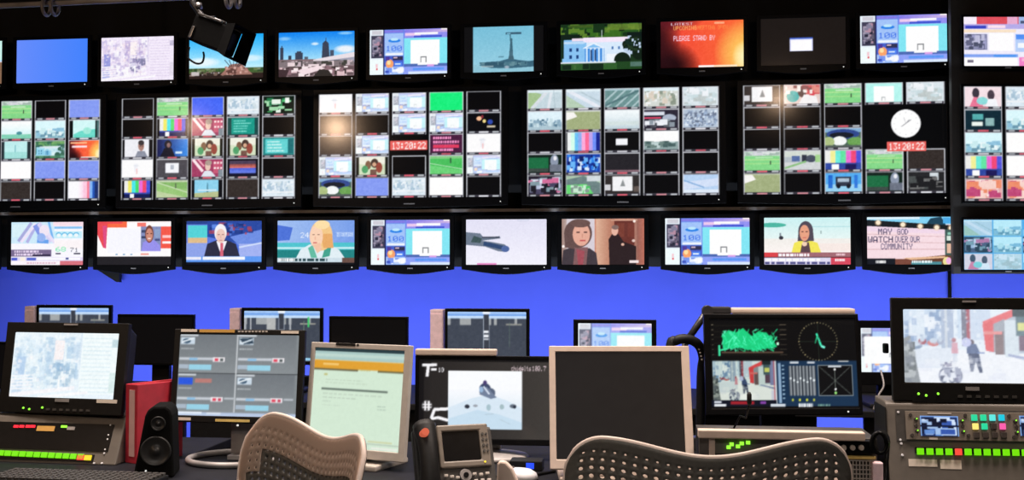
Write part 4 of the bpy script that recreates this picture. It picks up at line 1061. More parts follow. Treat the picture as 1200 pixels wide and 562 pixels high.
def p_street(p, dark=False):
    """city street: towers, parked cars, walking person, cycles, red shopfront at right"""
    H = p.hu
    p.fill((224, 236, 250)); p.rect(0, 0, 36, H*.5, (186, 206, 232)); p.blot(0, 0, 34, H*.5, [(150, 172, 208), (206, 222, 240), (120, 146, 186), (232, 240, 252)], 60, 4, 3, 8, .8, .8)
    p.rect(10, 0, 6, H*.46, (214, 228, 244)); p.rect(28, 0, 9, H*.6, (160, 176, 204)); p.rect(40, 0, 10, H*.4, (196, 216, 240)); p.rect(43, 0, 5, H*.5, (108, 110, 128)); p.rect(46.5, 0, 2.6, H*.44, (160, 84, 96)); p.rect(50, 0, 14, H*.42, (196, 212, 236)); p.rect(30.5, 0, 2, H*.86, (196, 206, 220))
    p.rect(0, H*.55, 100, H*.45, (236, 240, 250)); p.poly([(0, H*.55), (40, H*.52), (30, H*.8), (0, H*.8)], (214, 224, 240))
    for x, y, rx, c in ((9, .5, 5, (120, 140, 170)), (22, .46, 4.5, (196, 110, 110)), (14, .44, 3, (150, 80, 90)), (27, .44, 2.4, (150, 160, 186))):
        p.ell(x, H*y, rx, H*.045, c); p.ell(x, H*(y-.03), rx*.6, H*.035, (190, 206, 226))
    p.poly([(58, H*.2), (84, 0), (100, 0), (100, H*.6), (62, H*.58), (62, H*.3)], (170, 182, 200)); p.poly([(58, H*.17), (80, 0), (92, 0), (60, H*.27)], (226, 100, 106)); p.poly([(58, H*.2), (66, H*.15), (66, H*.58), (60, H*.56)], (220, 92, 98)); p.poly([(66, H*.2), (74, H*.13), (75, H*.62), (66, H*.58)], (150, 156, 168)); p.rect(67, H*.3, 6, H*.31, (120, 104, 108)); p.rect(59, H*.3, 13, H*.04, (226, 130, 130)); p.rect(74, H*.15, 10, H*.5, (206, 220, 232))
    p.rect(82, H*.06, 12, H*.3, (92, 112, 122)); p.rect(83.5, H*.18, 8, H*.11, (212, 214, 130)); p.rect(84, H*.36, 10, H*.2, (110, 92, 110)); p.rect(92, 0, 8, H*.62, (140, 146, 190)); p.poly([(76, H*.6), (100, H*.68), (100, H*.74), (76, H*.63)], (150, 160, 196)); p.rect(93, H*.75, 7, H*.25, (216, 216, 246)); p.rect(80, H*.0, 14, H*.1, (60, 70, 76)); p.rect(97.5, 0, 2.5, H, (210, 110, 120), .6)
    p.poly([(0, H*.4), (5, H*.36), (8, H*.6), (12, H), (0, H)], (124, 130, 136)); p.blot(0, H*.4, 9, H*.6, [(90, 96, 100), (160, 166, 170), (110, 116, 126)], 30, 3, 2, 5)
    k = (66, 74, 100)
    p.ell(49.5, H*.45, 2.2, H*.04, (90, 80, 90)); p.poly([(46, H*.6), (46.5, H*.47), (53, H*.47), (56, H*.6)], (86, 100, 136)); p.poly([(47, H*.6), (54, H*.6), (50.5, H*.84), (48.5, H*.84)], k); p.poly([(50.5, H*.6), (55, H*.6), (57.5, H*.86), (55, H*.86)], k); p.rect(54, H*.58, 5, H*.02, (110, 130, 180)); p.ell(46, H*.45, 3.6, H*.06, (190, 196, 240))
    p.ell(37, H*.42, 1.6, H*.03, (170, 110, 120)); p.poly([(35, H*.6), (35.5, H*.45), (39.5, H*.45), (40, H*.6)], (206, 150, 166)); p.rect(36, H*.6, 3.4, H*.12, (196, 206, 226))
    for cx in (29, 35, 39):
        p.ell(cx, H*.9, 3.6, H*.1, (100, 106, 130)); p.ell(cx, H*.9, 2.6, H*.075, (226, 230, 240))
    p.blot(26, H*.7, 16, H*.28, [(80, 86, 110), (150, 156, 180), (220, 226, 240), (110, 110, 140)], 36, 5, 1.5, 4)
    p.blot(0, 0, 57, H*.5, [(240, 246, 255), (170, 190, 220), (206, 216, 236), (120, 140, 176)], 80, 21, .8, 2.6, .8, .5)
    p.blot(10, H*.6, 80, H*.38, [(246, 248, 255), (226, 232, 246), (206, 212, 236)], 30, 22, 1.5, 5, 2, .3)
    if not dark:
        p.a[:] = p.a*.82+np.array((244, 250, 255))*.18
    if dark:
        p.a[:] = np.clip((p.a-40)*1.05, 0, 255)*np.array((1.0, 1.02, .93))
        p.ell(55, H*.92, 20, H*.12, (236, 240, 230), .5, .8)

# ------------------------------------------------------------------ the room
YW = 5.75        # plane of the blue wall
YS = 5.60        # plane of the wall-mounted displays
DZ = 0.745       # front desk top
RZ = 0.77        # rear desk top

struct(MB().box((-.85, YW+.05, 1.45), (8.5, .1, 2.9)).build('wall_back', M['wallblue']))
struct(MB().box((-1.1, YW-.012, 2.108), (6.02, .024, 1.584)).build('trim_1', M['panel']))
struct(MB().box((-.85, 1.5, -.05), (8.5, 8.6, .1)).build('floor', M['floor']))
struct(MB().box((-.85, 1.5, 2.95), (8.5, 8.6, .1)).build('ceiling', M['ceil']))
struct(MB().box((-5.05, 1.5, 1.45), (.1, 8.6, 2.9)).build('wall_left', M['wallgrey']))
struct(MB().box((3.35, 1.5, 1.45), (.1, 8.6, 2.9)).build('wall_right', M['wallgrey']))
struct(MB().box((-.85, -2.85, 1.45), (8.5, .1, 2.9)).build('wall_front', M['wallgrey']))

# steel rail between the multi-view row and the lower row, and the cable drop on the wall
rail = MB().box((-1.16, YS+.055, 1.618), (5.70, .03, .016)).build('trim_2', M['railpale'])
struct(rail)
for xx in (-3.6, -2.6, -1.6, -.6, .5, 1.5):
    struct(MB().box((xx, YW-.06, 1.618), (.03, .10, .012)).build('trim_3', M['railm']))
P = at(1113, 340, YW-.012)
tag(MB().cyl((0, 0, -.45), (0, 0, .02), .009, n=10).build('wall_cable', M['matte'], loc=(P.x, YW-.010, 1.305)),
    'thin black cable running straight down the blue wall at the right end of the monitors', 'cable')
P = at(104, 318, YS)
q = MB().prism([(-.01, .02), (.13, .01), (.13, -.055), (.115, -.055)], 0, .03)
tag(q.build('wall_bracket', M['matte'], loc=(P.x, YS+.095, P.z-.005)), 'small black angled bracket under the wall monitor showing a man in lilac', 'bracket')

# ------------------------------------------------------------------ displays
def display_body(root, w, h, F_, mg, depth, m, chin=0.0, back=.86, ytop=0.0):
    """bezel ring + rear housing as parts"""
    l, r, t, b = mg
    bz = MB().ring((-w/2-l, -h/2-b, w/2+r, h/2+t), (-w/2, -h/2, w/2, h/2), 0, .018, .006, chin, F_)
    bz.build('bezel', m, root, bevel=.0025)
    hb = MB()
    cx, cz = (r-l)/2, (t-b)/2
    hb.box((cx, .016+depth/2, cz), ((w+l+r)*.97, depth, (h+t+b)*.95), F_, 0.006, back)
    hb.build('rear_housing', M['matte'], root)

def wall_display(name, label, x, z, w, h, draw, group, mg=(.022, .022, .02, .028), chin=0.018, vpu=400, Y=YS, rotz=0.0, yback=YW-.024, led=True):
    t = thing(name, label, 'monitor', (x, Y, z-h/2-mg[3]), rotz, group)
    F_ = Matrix.Translation((0, 0, h/2+mg[3]))
    big = w > .8
    display_body(t, w, h, F_, mg, .05 if not big else .06, M['black'], chin)
    scr = screen_mesh('screen', w, h, draw, t, F_, .004, vpu, **(dict(gain=1.3, grain=7.0) if big else dict(grain=0.0) if draw is p_blue else {}))
    if led:
        MB().box((w/2-.012, -.0015, -h/2-mg[3]*.55), (.005, .003, .005), F_).build('power_led', M['led_w'], t)
    MB().box((0, -.001, -h/2-mg[3]*.75), (.03 if not big else .06, .003, .006), F_).build('maker_badge', M['railm'], t)
    mb = MB().box((0, .066+(yback-Y-.066)/2, 0), (.12, max(.01, yback-Y-.066), .12), F_, 0)
    mb.build('wall_mount', M['matte'], t)
    return t

GT, GM, GB = 'upper row of wall monitors', 'middle row of multi-view wall monitors', 'lower row of wall monitors'
zT, zM, zB = 2.474, 1.970, 1.447
top = [
    (-3.83, lambda p: (p_skyline(p), p.rect(60, p.hu*.5, 40, p.hu*.5, (120, 90, 70)), p.rect(80, 0, 20, p.hu*.45, (190, 236, 226))), 'upper-row wall monitor cut off by the left edge of the picture'),
    (-3.316, p_blue, 'black wall monitor in the upper row filled with plain blue'),
    (-2.809, lambda p: p_city(p, True), 'black wall monitor in the upper row showing a pinkish aerial view of city towers'),
    (-2.293, p_tvtower, 'wall monitor half hidden by the hanging camera housing, blue sky over dark rooftops'),
    (-1.780, p_skyline, 'black wall monitor in the upper row showing a city skyline under bright blue sky'),
    (-1.269, p_page, 'upper-row wall monitor with a blue graphics page, right of the city skyline'),
    (-.751, p_harbour, 'black wall monitor in the upper row showing a grey-blue harbour island with a tall monument'),
    (-.233, p_house, 'black wall monitor in the upper row showing a white columned mansion among dark trees'),
    (.291, p_slate, 'black wall monitor in the upper row glowing orange with lines of capitals'),
    (.804, p_darkbox, 'nearly black wall monitor in the upper row with one small white rectangle'),
    (1.302, p_page, 'upper-row wall monitor with a blue graphics page, above the round clock face'),
]
for x, fn, lab in top:
    wall_display('wall_monitor', lab, x, zT, .425, .243, fn, GT)

B_ = p_black
multis = [
    (-3.522, [[p_field, p_palecity, p_black, p_page, p_white], [p_people, p_black, p_palecity, p_box, p_field],
              [p_field, p_whitehorizon, p_palecyan, p_white, p_brown], [p_black, p_cyancity, p_housecell, p_peri, p_black], [p_peri, p_cyanship, lambda p: p_slate(p, True), p_peri, p_barsfade]], 0, 0,
     'large multi-view wall monitor at the left edge with an orange feed'),
    (-2.394, [[p_black, p_black, p_manwhite, p_whitepage, p_bars], [p_field, p_bars, p_bluespeaker, p_box, p_field2], [p_deepblue, p_pinkwoman, p_people, p_pinkwoman, p_statuecell],
              [p_palecity, p_teal, p_people, p_sunset, p_brown], [p_greenblack, p_black, p_tealpage, p_black, p_palecity]], 0, 0,
     'large multi-view wall monitor with two feeds of a person on bright pink'),
    (-1.261, [[p_whitepage, p_brown, p_brown, lambda p: p_page(p, .5), p_car], [lambda p: p_page(p, .5), p_black, lambda p: p_page(p, .5), p_people, p_peri], [lambda p: p_page(p, .5), lambda p: p_page(p, .5), None, p_black, p_palecity],
              [p_green, lambda p: p_page(p, .5), p_redtext, p_greenfield, p_white], [p_black, p_lights, p_whitepage, lambda p: p_page(p, .5), p_black]], 0, 1,
     'large multi-view wall monitor with a plain bright green feed in its top line'),
    (-.121, [[p_road, p_skylinepale, p_black, p_greendark, p_pinkcity], [p_road2, p_olive, p_barspale, p_bluecrowd, p_greengrey], [p_roaddark, p_haze, p_blackbox, p_charcoal, p_paper],
             [p_trees, p_traffic, p_whitetrees, p_black, p_black], [p_pale, p_crowd, p_black, p_black, p_paleblue]], 0, 0,
     'large multi-view wall monitor in the middle row with a top line of road traffic feeds'),
    (1.003, [[p_paper, p_black, p_black, p_field, p_olive], [p_redpeople, p_black, p_black, p_carstreet, p_black], [p_field, p_black, p_car, p_barsfull, p_bluetruck],
             [p_pagesimple, None, None, p_field, p_greendark], [p_pale, None, None, p_brown, p_darkdesk]], 1, 0,
     'large multi-view wall monitor in the middle row with a round white clock face'),
]
for x, grid, ck, cdg, lab in multis:
    wall_display('multiview_monitor', lab, x, zM, 1.012, .565, multiview(grid, ck, cdg), GM, (.028, .028, .026, .045), .010, 300)

bot = [
    (-3.852, p_teal, 'lower-row wall monitor cut off by the left edge of the picture'),
    (-3.332, p_map, 'black wall monitor in the lower row showing a pale blue road map with caption boxes'),
    (None, 156.7, p_studiowhite, 'black wall monitor showing a man in lilac on a red and white page'),
    (None, 262, p_anchorman, 'black wall monitor in the lower row showing a white-haired newsreader in a dark suit'),
    (-1.778, p_anchorwoman, 'black wall monitor in the lower row showing a blonde newsreader in white'),
    (-1.256, p_page, 'lower-row wall monitor with a blue graphics page, right of the blonde newsreader'),
    (-.737, p_snow, 'black wall monitor in the lower row showing a dark skier on white snow'),
    (-.226, p_film, 'black wall monitor showing a woman with bobbed hair and a man behind'),
    (.313, p_page, 'lower-row wall monitor with a blue graphics page, left of the reporter in yellow'),
    (None, 946, p_beach, 'black wall monitor in the lower row showing a reporter in yellow on a beach'),
    (1.329, p_marquee, 'black wall monitor in the lower row showing a letter-board sign under lamps'),
]
for e in bot:
    x = e[0] if e[0] is not None else at(e[1], 285, YS).x
    wall_display('wall_monitor', e[-1], x, zB, .43, .24, e[-2], GB, (.024, .024, .022, .026), .026)

# separate bank at the right, turned a little away from the wall
YB = 5.47
d_ = Vector((math.cos(YAW), math.sin(YAW), 0))
def bank_x(px, py, off):
    return at(px, py, YB)+d_*off
c0 = bank_x(1122, 168, 0)
bank = MB()
bank.box((.62, .105, 2.1), (1.24, .03, 1.64))
o = bank.build('trim_4', M['bank'], loc=(c0.x, c0.y-.04, 0), rotz=YAW)
struct(o)
GR = 'displays on the angled bank at the right'
for nm, lab, py, w, h, fn, vp in (
        ('wall_monitor', 'wall monitor at the far right showing a page with a red banner', 48.3, .43, .243, p_webred, 400),
        ('multiview_monitor', 'multi-view display at the far right cut off by the edge of the picture', 168, 1.012, .565,
         multiview([[p_pinkpeople, p_darkteal, p_cyancity, p_barsfull, p_redblot], [p_palecity, p_cyancity, p_white, p_white, p_redblot], [p_field, p_black, p_people, p_black, p_car],
                    [p_pale, p_page, p_bars, p_box, p_field], [p_black, p_road, p_road2, p_teal, p_crowd]]), 300),
        ('wall_monitor', 'wall monitor at the far right showing a grid of blue feeds', 286.5, .43, .245, p_cyanwall, 400)):
    P = bank_x(1129, py, w/2+.004)
    wall_display(nm, lab, P.x, P.z, w, h, fn, GR, (.012, .012, .012, .012), 0.0, vp, Y=P.y, rotz=YAW, yback=P.y+.085, led=False)

# ------------------------------------------------------------------ desks
fd = thing('front_desk', 'long dark slate desk carrying the front row of monitors, phone and consoles', 'desk', (-.5, 2.72, 0))
top_ = [(-2.0, -.40), (2.0, -.40), (2.0, .68), (-.48, .68), (-.48, .39), (-.86, .39), (-.86, .68), (-2.0, .68)]
dk = MB()
lo = [dk.b.verts.new((a_, b_, DZ-.03)) for a_, b_ in top_]
hi = [dk.b.verts.new((a_, b_, DZ)) for a_, b_ in top_]
dk.b.faces.new(lo[::-1]); dk.b.faces.new(hi)
for k in range(len(top_)):
    j = (k+1) % len(top_)
    dk.b.faces.new([lo[k], lo[j], hi[j], hi[k]])
dk.build('desk_top', M['desk'], fd, bevel=.003)
for sx in (-1.96, -.65, .65, 1.96):
    MB().box((sx, .05, (DZ-.03)/2), (.04, .62, DZ-.03)).build('leg_panel', M['matte'], fd)
MB().box((0, .02, .68), (3.88, .02, .07)).build('rail', M['matte'], fd)

rd = thing('rear_desk', 'black rear desk behind the front row, carrying the second row of monitors', 'desk', (-.55, 4.5, 0))
MB().box((0, 0, RZ-.0125), (6.3, .70, .025), bev=.003).build('desk_top', M['matte'], rd)
slots = [(217.5, 224, .0, .9), (957, 1012, .0, .9)]
xs = [-3.70]
for a, b, _, _ in slots:
    xs += [at(a, 510, 4.2).x, at(b, 510, 4.2).x]
xs.append(2.6)
for k in range(0, len(xs), 2):
    x0, x1 = xs[k]+.55, xs[k+1]+.55
    MB().box(((x0+x1)/2, -.30, (RZ-.025)/2), (x1-x0, .018, RZ-.025)).build('modesty_panel', M['matte'], rd)
for sx in (-3.11, 3.11):
    MB().box((sx, .03, (RZ-.025)/2), (.03, .58, RZ-.025)).build('leg_panel', M['matte'], rd)

# wall-wash battens on the back edge of the rear desk
for xx in (-3.0, -1.7, -.4, .9, 2.0):
    w_ = thing('wall_wash_light', 'slim black light batten on the rear desk washing the wall blue', 'light', (xx, 4.80, RZ), 0, 'wall-wash battens behind the second row')
    MB().box((0, 0, .02), (1.0, .05, .04), bev=.004).build('housing', M['matte'], w_)
    MB().box((0, .027, .022), (.94, .004, .026)).build('diffuser', M['led_b'], w_)

# ------------------------------------------------------------------ desk displays
class Desk:
    pass

def face_xy(root_loc, rotz, F_, px, py):
    Mw = Matrix.Translation(root_loc) @ Matrix.Rotation(rotz, 4, 'Z') @ F_
    inv = Mw.inverted()
    d = _f*FPX + _r*(px-600) - _u*(py-281)
    o = inv @ CAMP
    e = inv.to_3x3() @ d
    t = -o.y/e.y
    p = o+e*t
    return p.x, p.z

def desk_display(name, label, pose, base, mg, draw, m, depth=.05, stand='plate', smat=None, scr_m=None, group=None, vpu=420, chin=0.0, neckw=.08, cat='monitor', screen_name='screen', **kw):
    x, Y, z, w, h, yaw, tilt = pose
    D = Desk()
    D.loc, D.rz = Vector((x, Y, base)), R(yaw)
    t = thing(name, label, cat, D.loc, D.rz, group)
    D.root = t
    D.F = Matrix.Translation((0, 0, z-base)) @ Matrix.Rotation(-R(tilt), 4, 'X')
    D.w, D.h = w, h
    display_body(t, w, h, D.F, mg, depth, m, chin, .85)
    screen_mesh(screen_name, w, h, draw, t, D.F, .003, vpu, scr_m, **kw)
    sm = smat or M['matte']
    yb = .016+depth*.7
    low = D.F @ Vector((0, yb, -h/2-mg[3]*.4))
    mid = D.F @ Vector((0, yb+.01, -h*.1))
    if stand:
        s = MB()
        s.box(((0), max(low.y, mid.y)+.012, (mid.z)/2+.004), (neckw, .03, mid.z), I4, .004)
        s.build('neck', sm, t)
        b = MB()
        cy = max(low.y, mid.y)
        if stand == 'plate':
            b.box((0, cy-.02, .008), (max(.2, neckw*1.3), .17, .016), I4, .005)
        elif stand == 'oval':
            b.lathe([(.001, 0), (.125, 0), (.13, .006), (.12, .014), (.05, .022), (.001, .024)], 36, Matrix.Translation((0, cy-.03, 0)) @ Matrix.Diagonal((1, .72, 1, 1)))
        elif stand == 'ring':
            pts = [(.13*math.cos(2*PI*k/40), cy-.07+.115*math.sin(2*PI*k/40), .009) for k in range(40)]
            b.tube(pts, .009, 8, closed=True)
            b.box((0, cy-.01, .009), (.05, .10, .012))
        b.build('stand_base', sm, t)
    D.fxy = lambda px, py: face_xy(D.loc, D.rz, D.F, px, py)
    return D

def face_box(D, name, m, px0, py0, px1, py1, th=.002, y=0.0, bev=0.0):
    x0, z0 = D.fxy(px0, py0)
    x1, z1 = D.fxy(px1, py1)
    return MB().box(((x0+x1)/2, y-th/2, (z0+z1)/2), (abs(x1-x0), th, abs(z1-z0)), D.F, bev).build(name, m, D.root)

def face_dot(D, name, m, px, py, r=.003, th=.004):
    x, z = D.fxy(px, py)
    return MB().cyl((x, 0.001, z), (x, -th, z), r, r*.7, 12, D.F).build(name, m, D.root)

# --- consoles with sloping faces
def console(name, label, pose, fx0, fx1, ftop, deep, m):
    x, Y, z, yaw, tilt = pose
    D = Desk()
    D.loc, D.rz = Vector((x, Y, DZ)), R(yaw)
    D.root = thing(name, label, 'console', D.loc, D.rz)
    zc = z-DZ
    D.F = Matrix.Translation((0, 0, zc)) @ Matrix.Rotation(-R(tilt), 4, 'X')
    D.fxy = lambda px, py: face_xy(D.loc, D.rz, D.F, px, py)
    s, c = math.sin(R(tilt)), math.cos(R(tilt))
    fb = -zc/c
    prof = [(fb*s, 0), (ftop*s, zc+ftop*c), (ftop*s+.012, zc+ftop*c+.006), (ftop*s+deep, zc+ftop*c+.006), (ftop*s+deep, 0)]
    x0, x1 = fx0(D), fx1(D)
    MB().sweep(prof, x0, x1).build('cabinet', m, D.root, bevel=.004)
    D.topz = DZ+zc+ftop*c+.006
    D.x0, D.x1, D.ftop = x0, x1, ftop
    return D


def make_left_console():
    D = console('control_console', 'grey sloping control console at the left with green keys below a black panel', (-1.732, 2.92, .813, -2.4, 25),
                lambda D: D.fxy(-60, 520)[0], lambda D: D.fxy(141, 520)[0], .063, .22, M['grey'])
    # side cheek
    face_box(D, 'display_panel', M['black'], -50, 492.5, 126.5, 529, .003, 0.0)
    for k, px in enumerate((19.8, 26.5, 33.8, 39.5)):
        face_box(D, 'red_lamp', M['led_r'], px-2.2, 498.2, px+2.2, 501.2, .003, -.003)
    face_box(D, 'small_readout', M['orange'], 45, 499, 64, 505.5, .002, -.003)
    face_box(D, 'green_lamp', M['led_g'], 73, 498.6, 79, 501.2, .003, -.003)
    face_box(D, 'grey_lamp', M['railm'], 80, 500, 88, 504, .002, -.003)
    face_box(D, 'key_bed', M['black'], -50, 527.5, 109, 541.5, .002, 0)
    for k in range(15):
        px = 103.6-8.5*(k+1)
        m = M['btn_green']
        face_box(D, 'lit_key', m, px-2.7, 532.3-.047*(103.6-px)*1.0, px+2.7, 538.6-.047*(103.6-px)*1.0, .006, 0, .0008)
    face_box(D, 'lit_key', M['btn_red'], 92, 532.8, 98.4, 539, .006, 0, .0008)
    face_box(D, 'lit_key', M['btn_amber'], 100.5, 533.2, 107, 539.4, .006, 0, .0008)
    for px, py in ((130, 498), (127.6, 509.6), (126.6, 514.5), (123.7, 526.5), (122.6, 531), (119.6, 542.6), (110.6, 542.6)):
        face_dot(D, 'screw', M['white'], px, py, .0032)
    return D
CL = make_left_console()

def make_right_console():
    D = console('control_console', 'large grey control console at the right with blue readouts and square coloured keys', (.830, 2.82, .899, 0, 12),
                lambda D: D.fxy(1040, 515)[0], lambda D: D.fxy(1290, 515)[0], .061, .13, M['grey'])
    MB().sweep([(-.025, .02), (.008, .205), (.135, .205), (.135, .0), (-.03, 0)], D.x0-.003, D.x0-.0005).build('side_panel', M['matte'], D.root)
    face_box(D, 'frame_line', M['dark'], 1049, 479, 1260, 520.5, .002, 0)
    face_box(D, 'unit_face', M['grey2'], 1060, 481.3, 1250, 518.3, .006, -.001, .001)
    def blue(p):
        H = p.hu
        p.fill((24, 40, 84))
        p.blot(0, 0, 100, H, [(150, 180, 226), (90, 130, 200), (20, 30, 60), (16, 20, 40), (200, 220, 250), (50, 80, 160)], 46, 12, 8, 22, 1.7)
        p.rect(0, 0, 100, H*.07, (110, 150, 220)); p.rect(0, 0, 3, H, (130, 170, 230)); p.rect(97, 0, 3, H, (130, 170, 230)); p.rect(0, H*.46, 100, H*.08, (16, 24, 50))
    for px0, px1 in ((1077, 1123), (1193, 1239)):
        x0, z0 = D.fxy(px0, 487)
        x1, z1 = D.fxy(px1, 511.3)
        screen_mesh('readout', x1-x0, z0-z1, blue, D.root, D.F @ Matrix.Translation(((x0+x1)/2, -.0085, (z0+z1)/2)), 0, 700)
    face_box(D, 'label_strip', M['silver'], 1086, 483.2, 1114, 485.4, .001, -.007)
    face_box(D, 'label_strip', M['silver'], 1088, 512.6, 1098, 515, .001, -.007)
    for px, py in ((1072.4, 491), (1073.6, 504.5), (1126, 493), (1127.6, 505.5), (1188.4, 493), (1190.2, 506.4)):
        face_dot(D, 'knob', M['key_off'], px, py, .0065, .012)
        face_dot(D, 'green_lamp', M['led_g'], px+.6, py-.4, .0025, .0135)
    for px, py in ((1066, 486), (1068, 509.5), (1072.5, 498.6), (1130, 486.6), (1134, 510), (1181, 487), (1187, 511.6), (1127, 499), (1190, 500)):
        face_dot(D, 'thumbscrew', M['key_off'], px, py, .006, .010)
    cols = [['btn_teal', 'btn_teal', 'btn_cyan', 'btn_sky'], ['btn_cream', 'btn_teal', None, 'btn_pink'], [None, None, None, None]]
    for r in range(3):
        for c in range(4):
            px, py = 1140.4+10.6*c+1.4*r, 489.4+10.2*r
            mm = M[cols[r][c]] if cols[r][c] else M['key_off']
            face_box(D, 'square_key', mm, px-3.6, py-3.6, px+3.6, py+3.6, .007, -.006, .001)
    face_box(D, 'key_bed', M['black'], 1072, 523.6, 1260, 534.4, .003, 0)
    for k in range(15):
        px = 1078+11.15*k
        face_box(D, 'lit_key', M['btn_red'] if k == 4 else M['btn_green'], px-4.2, 524.8+.012*(px-1078), px+4.2, 532.6+.012*(px-1078), .007, -.002, .001)
    face_box(D, 'label_strip', M['paper'], 1064.5, 537.3, 1098.5, 546.6, .001, 0)
    face_box(D, 'label_strip', M['paper'], 1101.5, 538.3, 1127, 549.5, .001, 0)
    for px, py in ((1052.4, 482.6), (1055, 515), (1056, 519.4), (1057.4, 533)):
        face_dot(D, 'screw', M['white'], px, py, .0038)
    return D
CR = make_right_console()

# --- broadcast monitors standing on the consoles
def broadcast(label, pose, base, draw, badge, tally, leds, knobs=None, sticker=None):
    D = desk_display('broadcast_monitor', label, pose, base, (.030, .030, .030, .047), draw, M['bezel'], .09, None, vpu=460)
    face_box(D, 'maker_badge', M['railm'], badge[0]-8, badge[1]-2.2, badge[0]+8, badge[1]+2.2, .002)
    face_box(D, 'tally_lamp', M['railm'], tally[0]-8, tally[1]-1.1, tally[0]+8, tally[1]+1.1, .002)
    for px, py in leds:
        face_dot(D, 'green_lamp', M['led_g'], px, py, .0035, .003)
    # control strip and feet under the screen
    zb = (D.F @ Vector((0, 0, -D.h/2-.047))).z
    MB().box((0, .035, zb/2+.001), (D.w*.9, .09, zb+.002), I4, .004).build('foot', M['matte'], D.root)
    x0 = -D.w/2-.02
    for k in range(7):
        xx = -D.w*.10+k*.022
        MB().box((xx, -.002, -D.h/2-.034), (.011, .004, .006), D.F).build('menu_button', M['dark'], D.root)
    if sticker:
        face_box(D, 'label_strip', M['paper'], *sticker, .001)
    return D
BL = broadcast('broadcast monitor on the left console showing a pale aerial city view', (-1.702, 2.955, 1.020, .346, .190, -5.5, 8), CL.topz,
               lambda p: p_city(p, False, 9), (73, 468.6), (83.5, 380), ((27.5, 477.5), (34.4, 479), (49.7, 477.2)), sticker=(113.5, 467.4, 137, 472.4))
BR = broadcast('broadcast monitor on the right console showing a snowy-bright city street', (.822, 2.845, 1.106, .3355, .186, 1.0, 3), CR.topz,
               p_street, (1139.5, 455.2), (1135.7, 353), ((1076.5, 461), (1085.4, 463), (1099.4, 461)))
D = BR
xk, zk = D.fxy(1043, 408)
MB().box((xk-.004, .03, zk), (.012, .024, .026), D.F, .004).build('side_knob', M['black'], D.root)

# --- the router control monitor
D = desk_display('desk_monitor', 'black-framed desk monitor with a grey four-pane control page and yellow label strips', (-1.188, 3.0, .992, .368, .236, -1.9, 6.5), DZ,
                 (.018, .018, .016, .020), p_router, M['bezel'], .045, 'ring', M['railm'], M['screen_matte'], gain=.95, grain=2.0)
for nm, mm, q in (('label_strip', 'paper', (212.5, 385.2, 231, 388.6)), ('label_strip', 'orange', (234, 385.4, 275, 389.4)), ('label_strip', 'paper', (329.5, 387.4, 350, 390.6)),
                  ('label_strip', 'paper', (204, 488.4, 223.5, 492.2)), ('label_strip', 'yellow', (252.5, 490.4, 292.5, 494.4))):
    face_box(D, nm, M[mm], *q, .0012)
for k in range(9):
    face_box(D, 'printed_mark', M['silver'], 279+4*k, 387.2, 281.6+4*k, 389, .0006)
face_dot(D, 'power_led', M['led_w'], 278.5, 498, .003)

# --- silver monitor with the pale document
D = desk_display('desk_monitor', 'silver-framed desk monitor turned sideways showing a pale green document with an orange banner', (-.818, 2.95, .936, .305, .278, -19.5, 6.5), DZ,
                 (.016, .020, .016, .026), p_document, M['silver'], .05, 'plate', M['silver'], M['screen_matte'], neckw=.13, gain=.95, grain=2.0)
face_box(D, 'maker_badge', M['bezel'], 394, 401.4, 416.5, 405, .0015)
face_box(D, 'printed_mark', M['bezel'], 418.4, 402.6, 420.6, 405, .001)

# --- dark telestrator monitor
D = desk_display('desk_monitor', 'wide black desk monitor with white hand-drawn marks around a bright snow picture', (-.470, 3.1, .921, .392, .229, 2.0, 2), DZ,
                 (.012, .012, .012, .018), p_telestrator, M['black'], .05, 'oval', M['railm'], vpu=460, gain=1.05, grain=2.0)
zt = (D.F @ Vector((0, 0, D.h/2+.012))).z
xa, xb = D.fxy(486.5, 415)[0], D.fxy(582, 415)[0]
lb = MB().box((0, 0, .0095), (xb-xa, .03, .019), bev=.004).build('light_bar', M['beige'])
lb.location = Matrix.Translation(D.loc) @ Matrix.Rotation(D.rz, 4, 'Z') @ Vector(((xa+xb)/2, .016, zt))
lb.rotation_euler = (0, 0, D.rz)
tag(lb, 'slim beige bar lying along the top edge of the black monitor with hand-drawn marks', 'bar')

# --- beige monitor, switched off
D = desk_display('desk_monitor', 'beige-framed square desk monitor with a dark switched-off screen', (-.071, 2.85, .943, .338, .284, 7.3, 15), DZ,
                 (.017, .022, .016, .026), lambda p: (p.fill((24, 20, 19)), p.hgrad(0, 0, 100, p.hu, (22, 19, 19), (30, 25, 22))), M['beige'], .06, 'plate', M['beige'], M['screen_matte'], neckw=.25, vpu=120)

# --- analyser monitor
D = desk_display('desk_monitor', 'black desk monitor with a green waveform, round scope, street picture and level meters', (.392, 3.15, 1.032, .424, .256, 8.5, 7), DZ,
                 (.016, .010, .014, .020), p_scope, M['black'], .06, 'plate', None, vpu=460, neckw=.10, grain=2.0)
face_dot(D, 'power_led', M['led_w'], 994, 482, .0025)

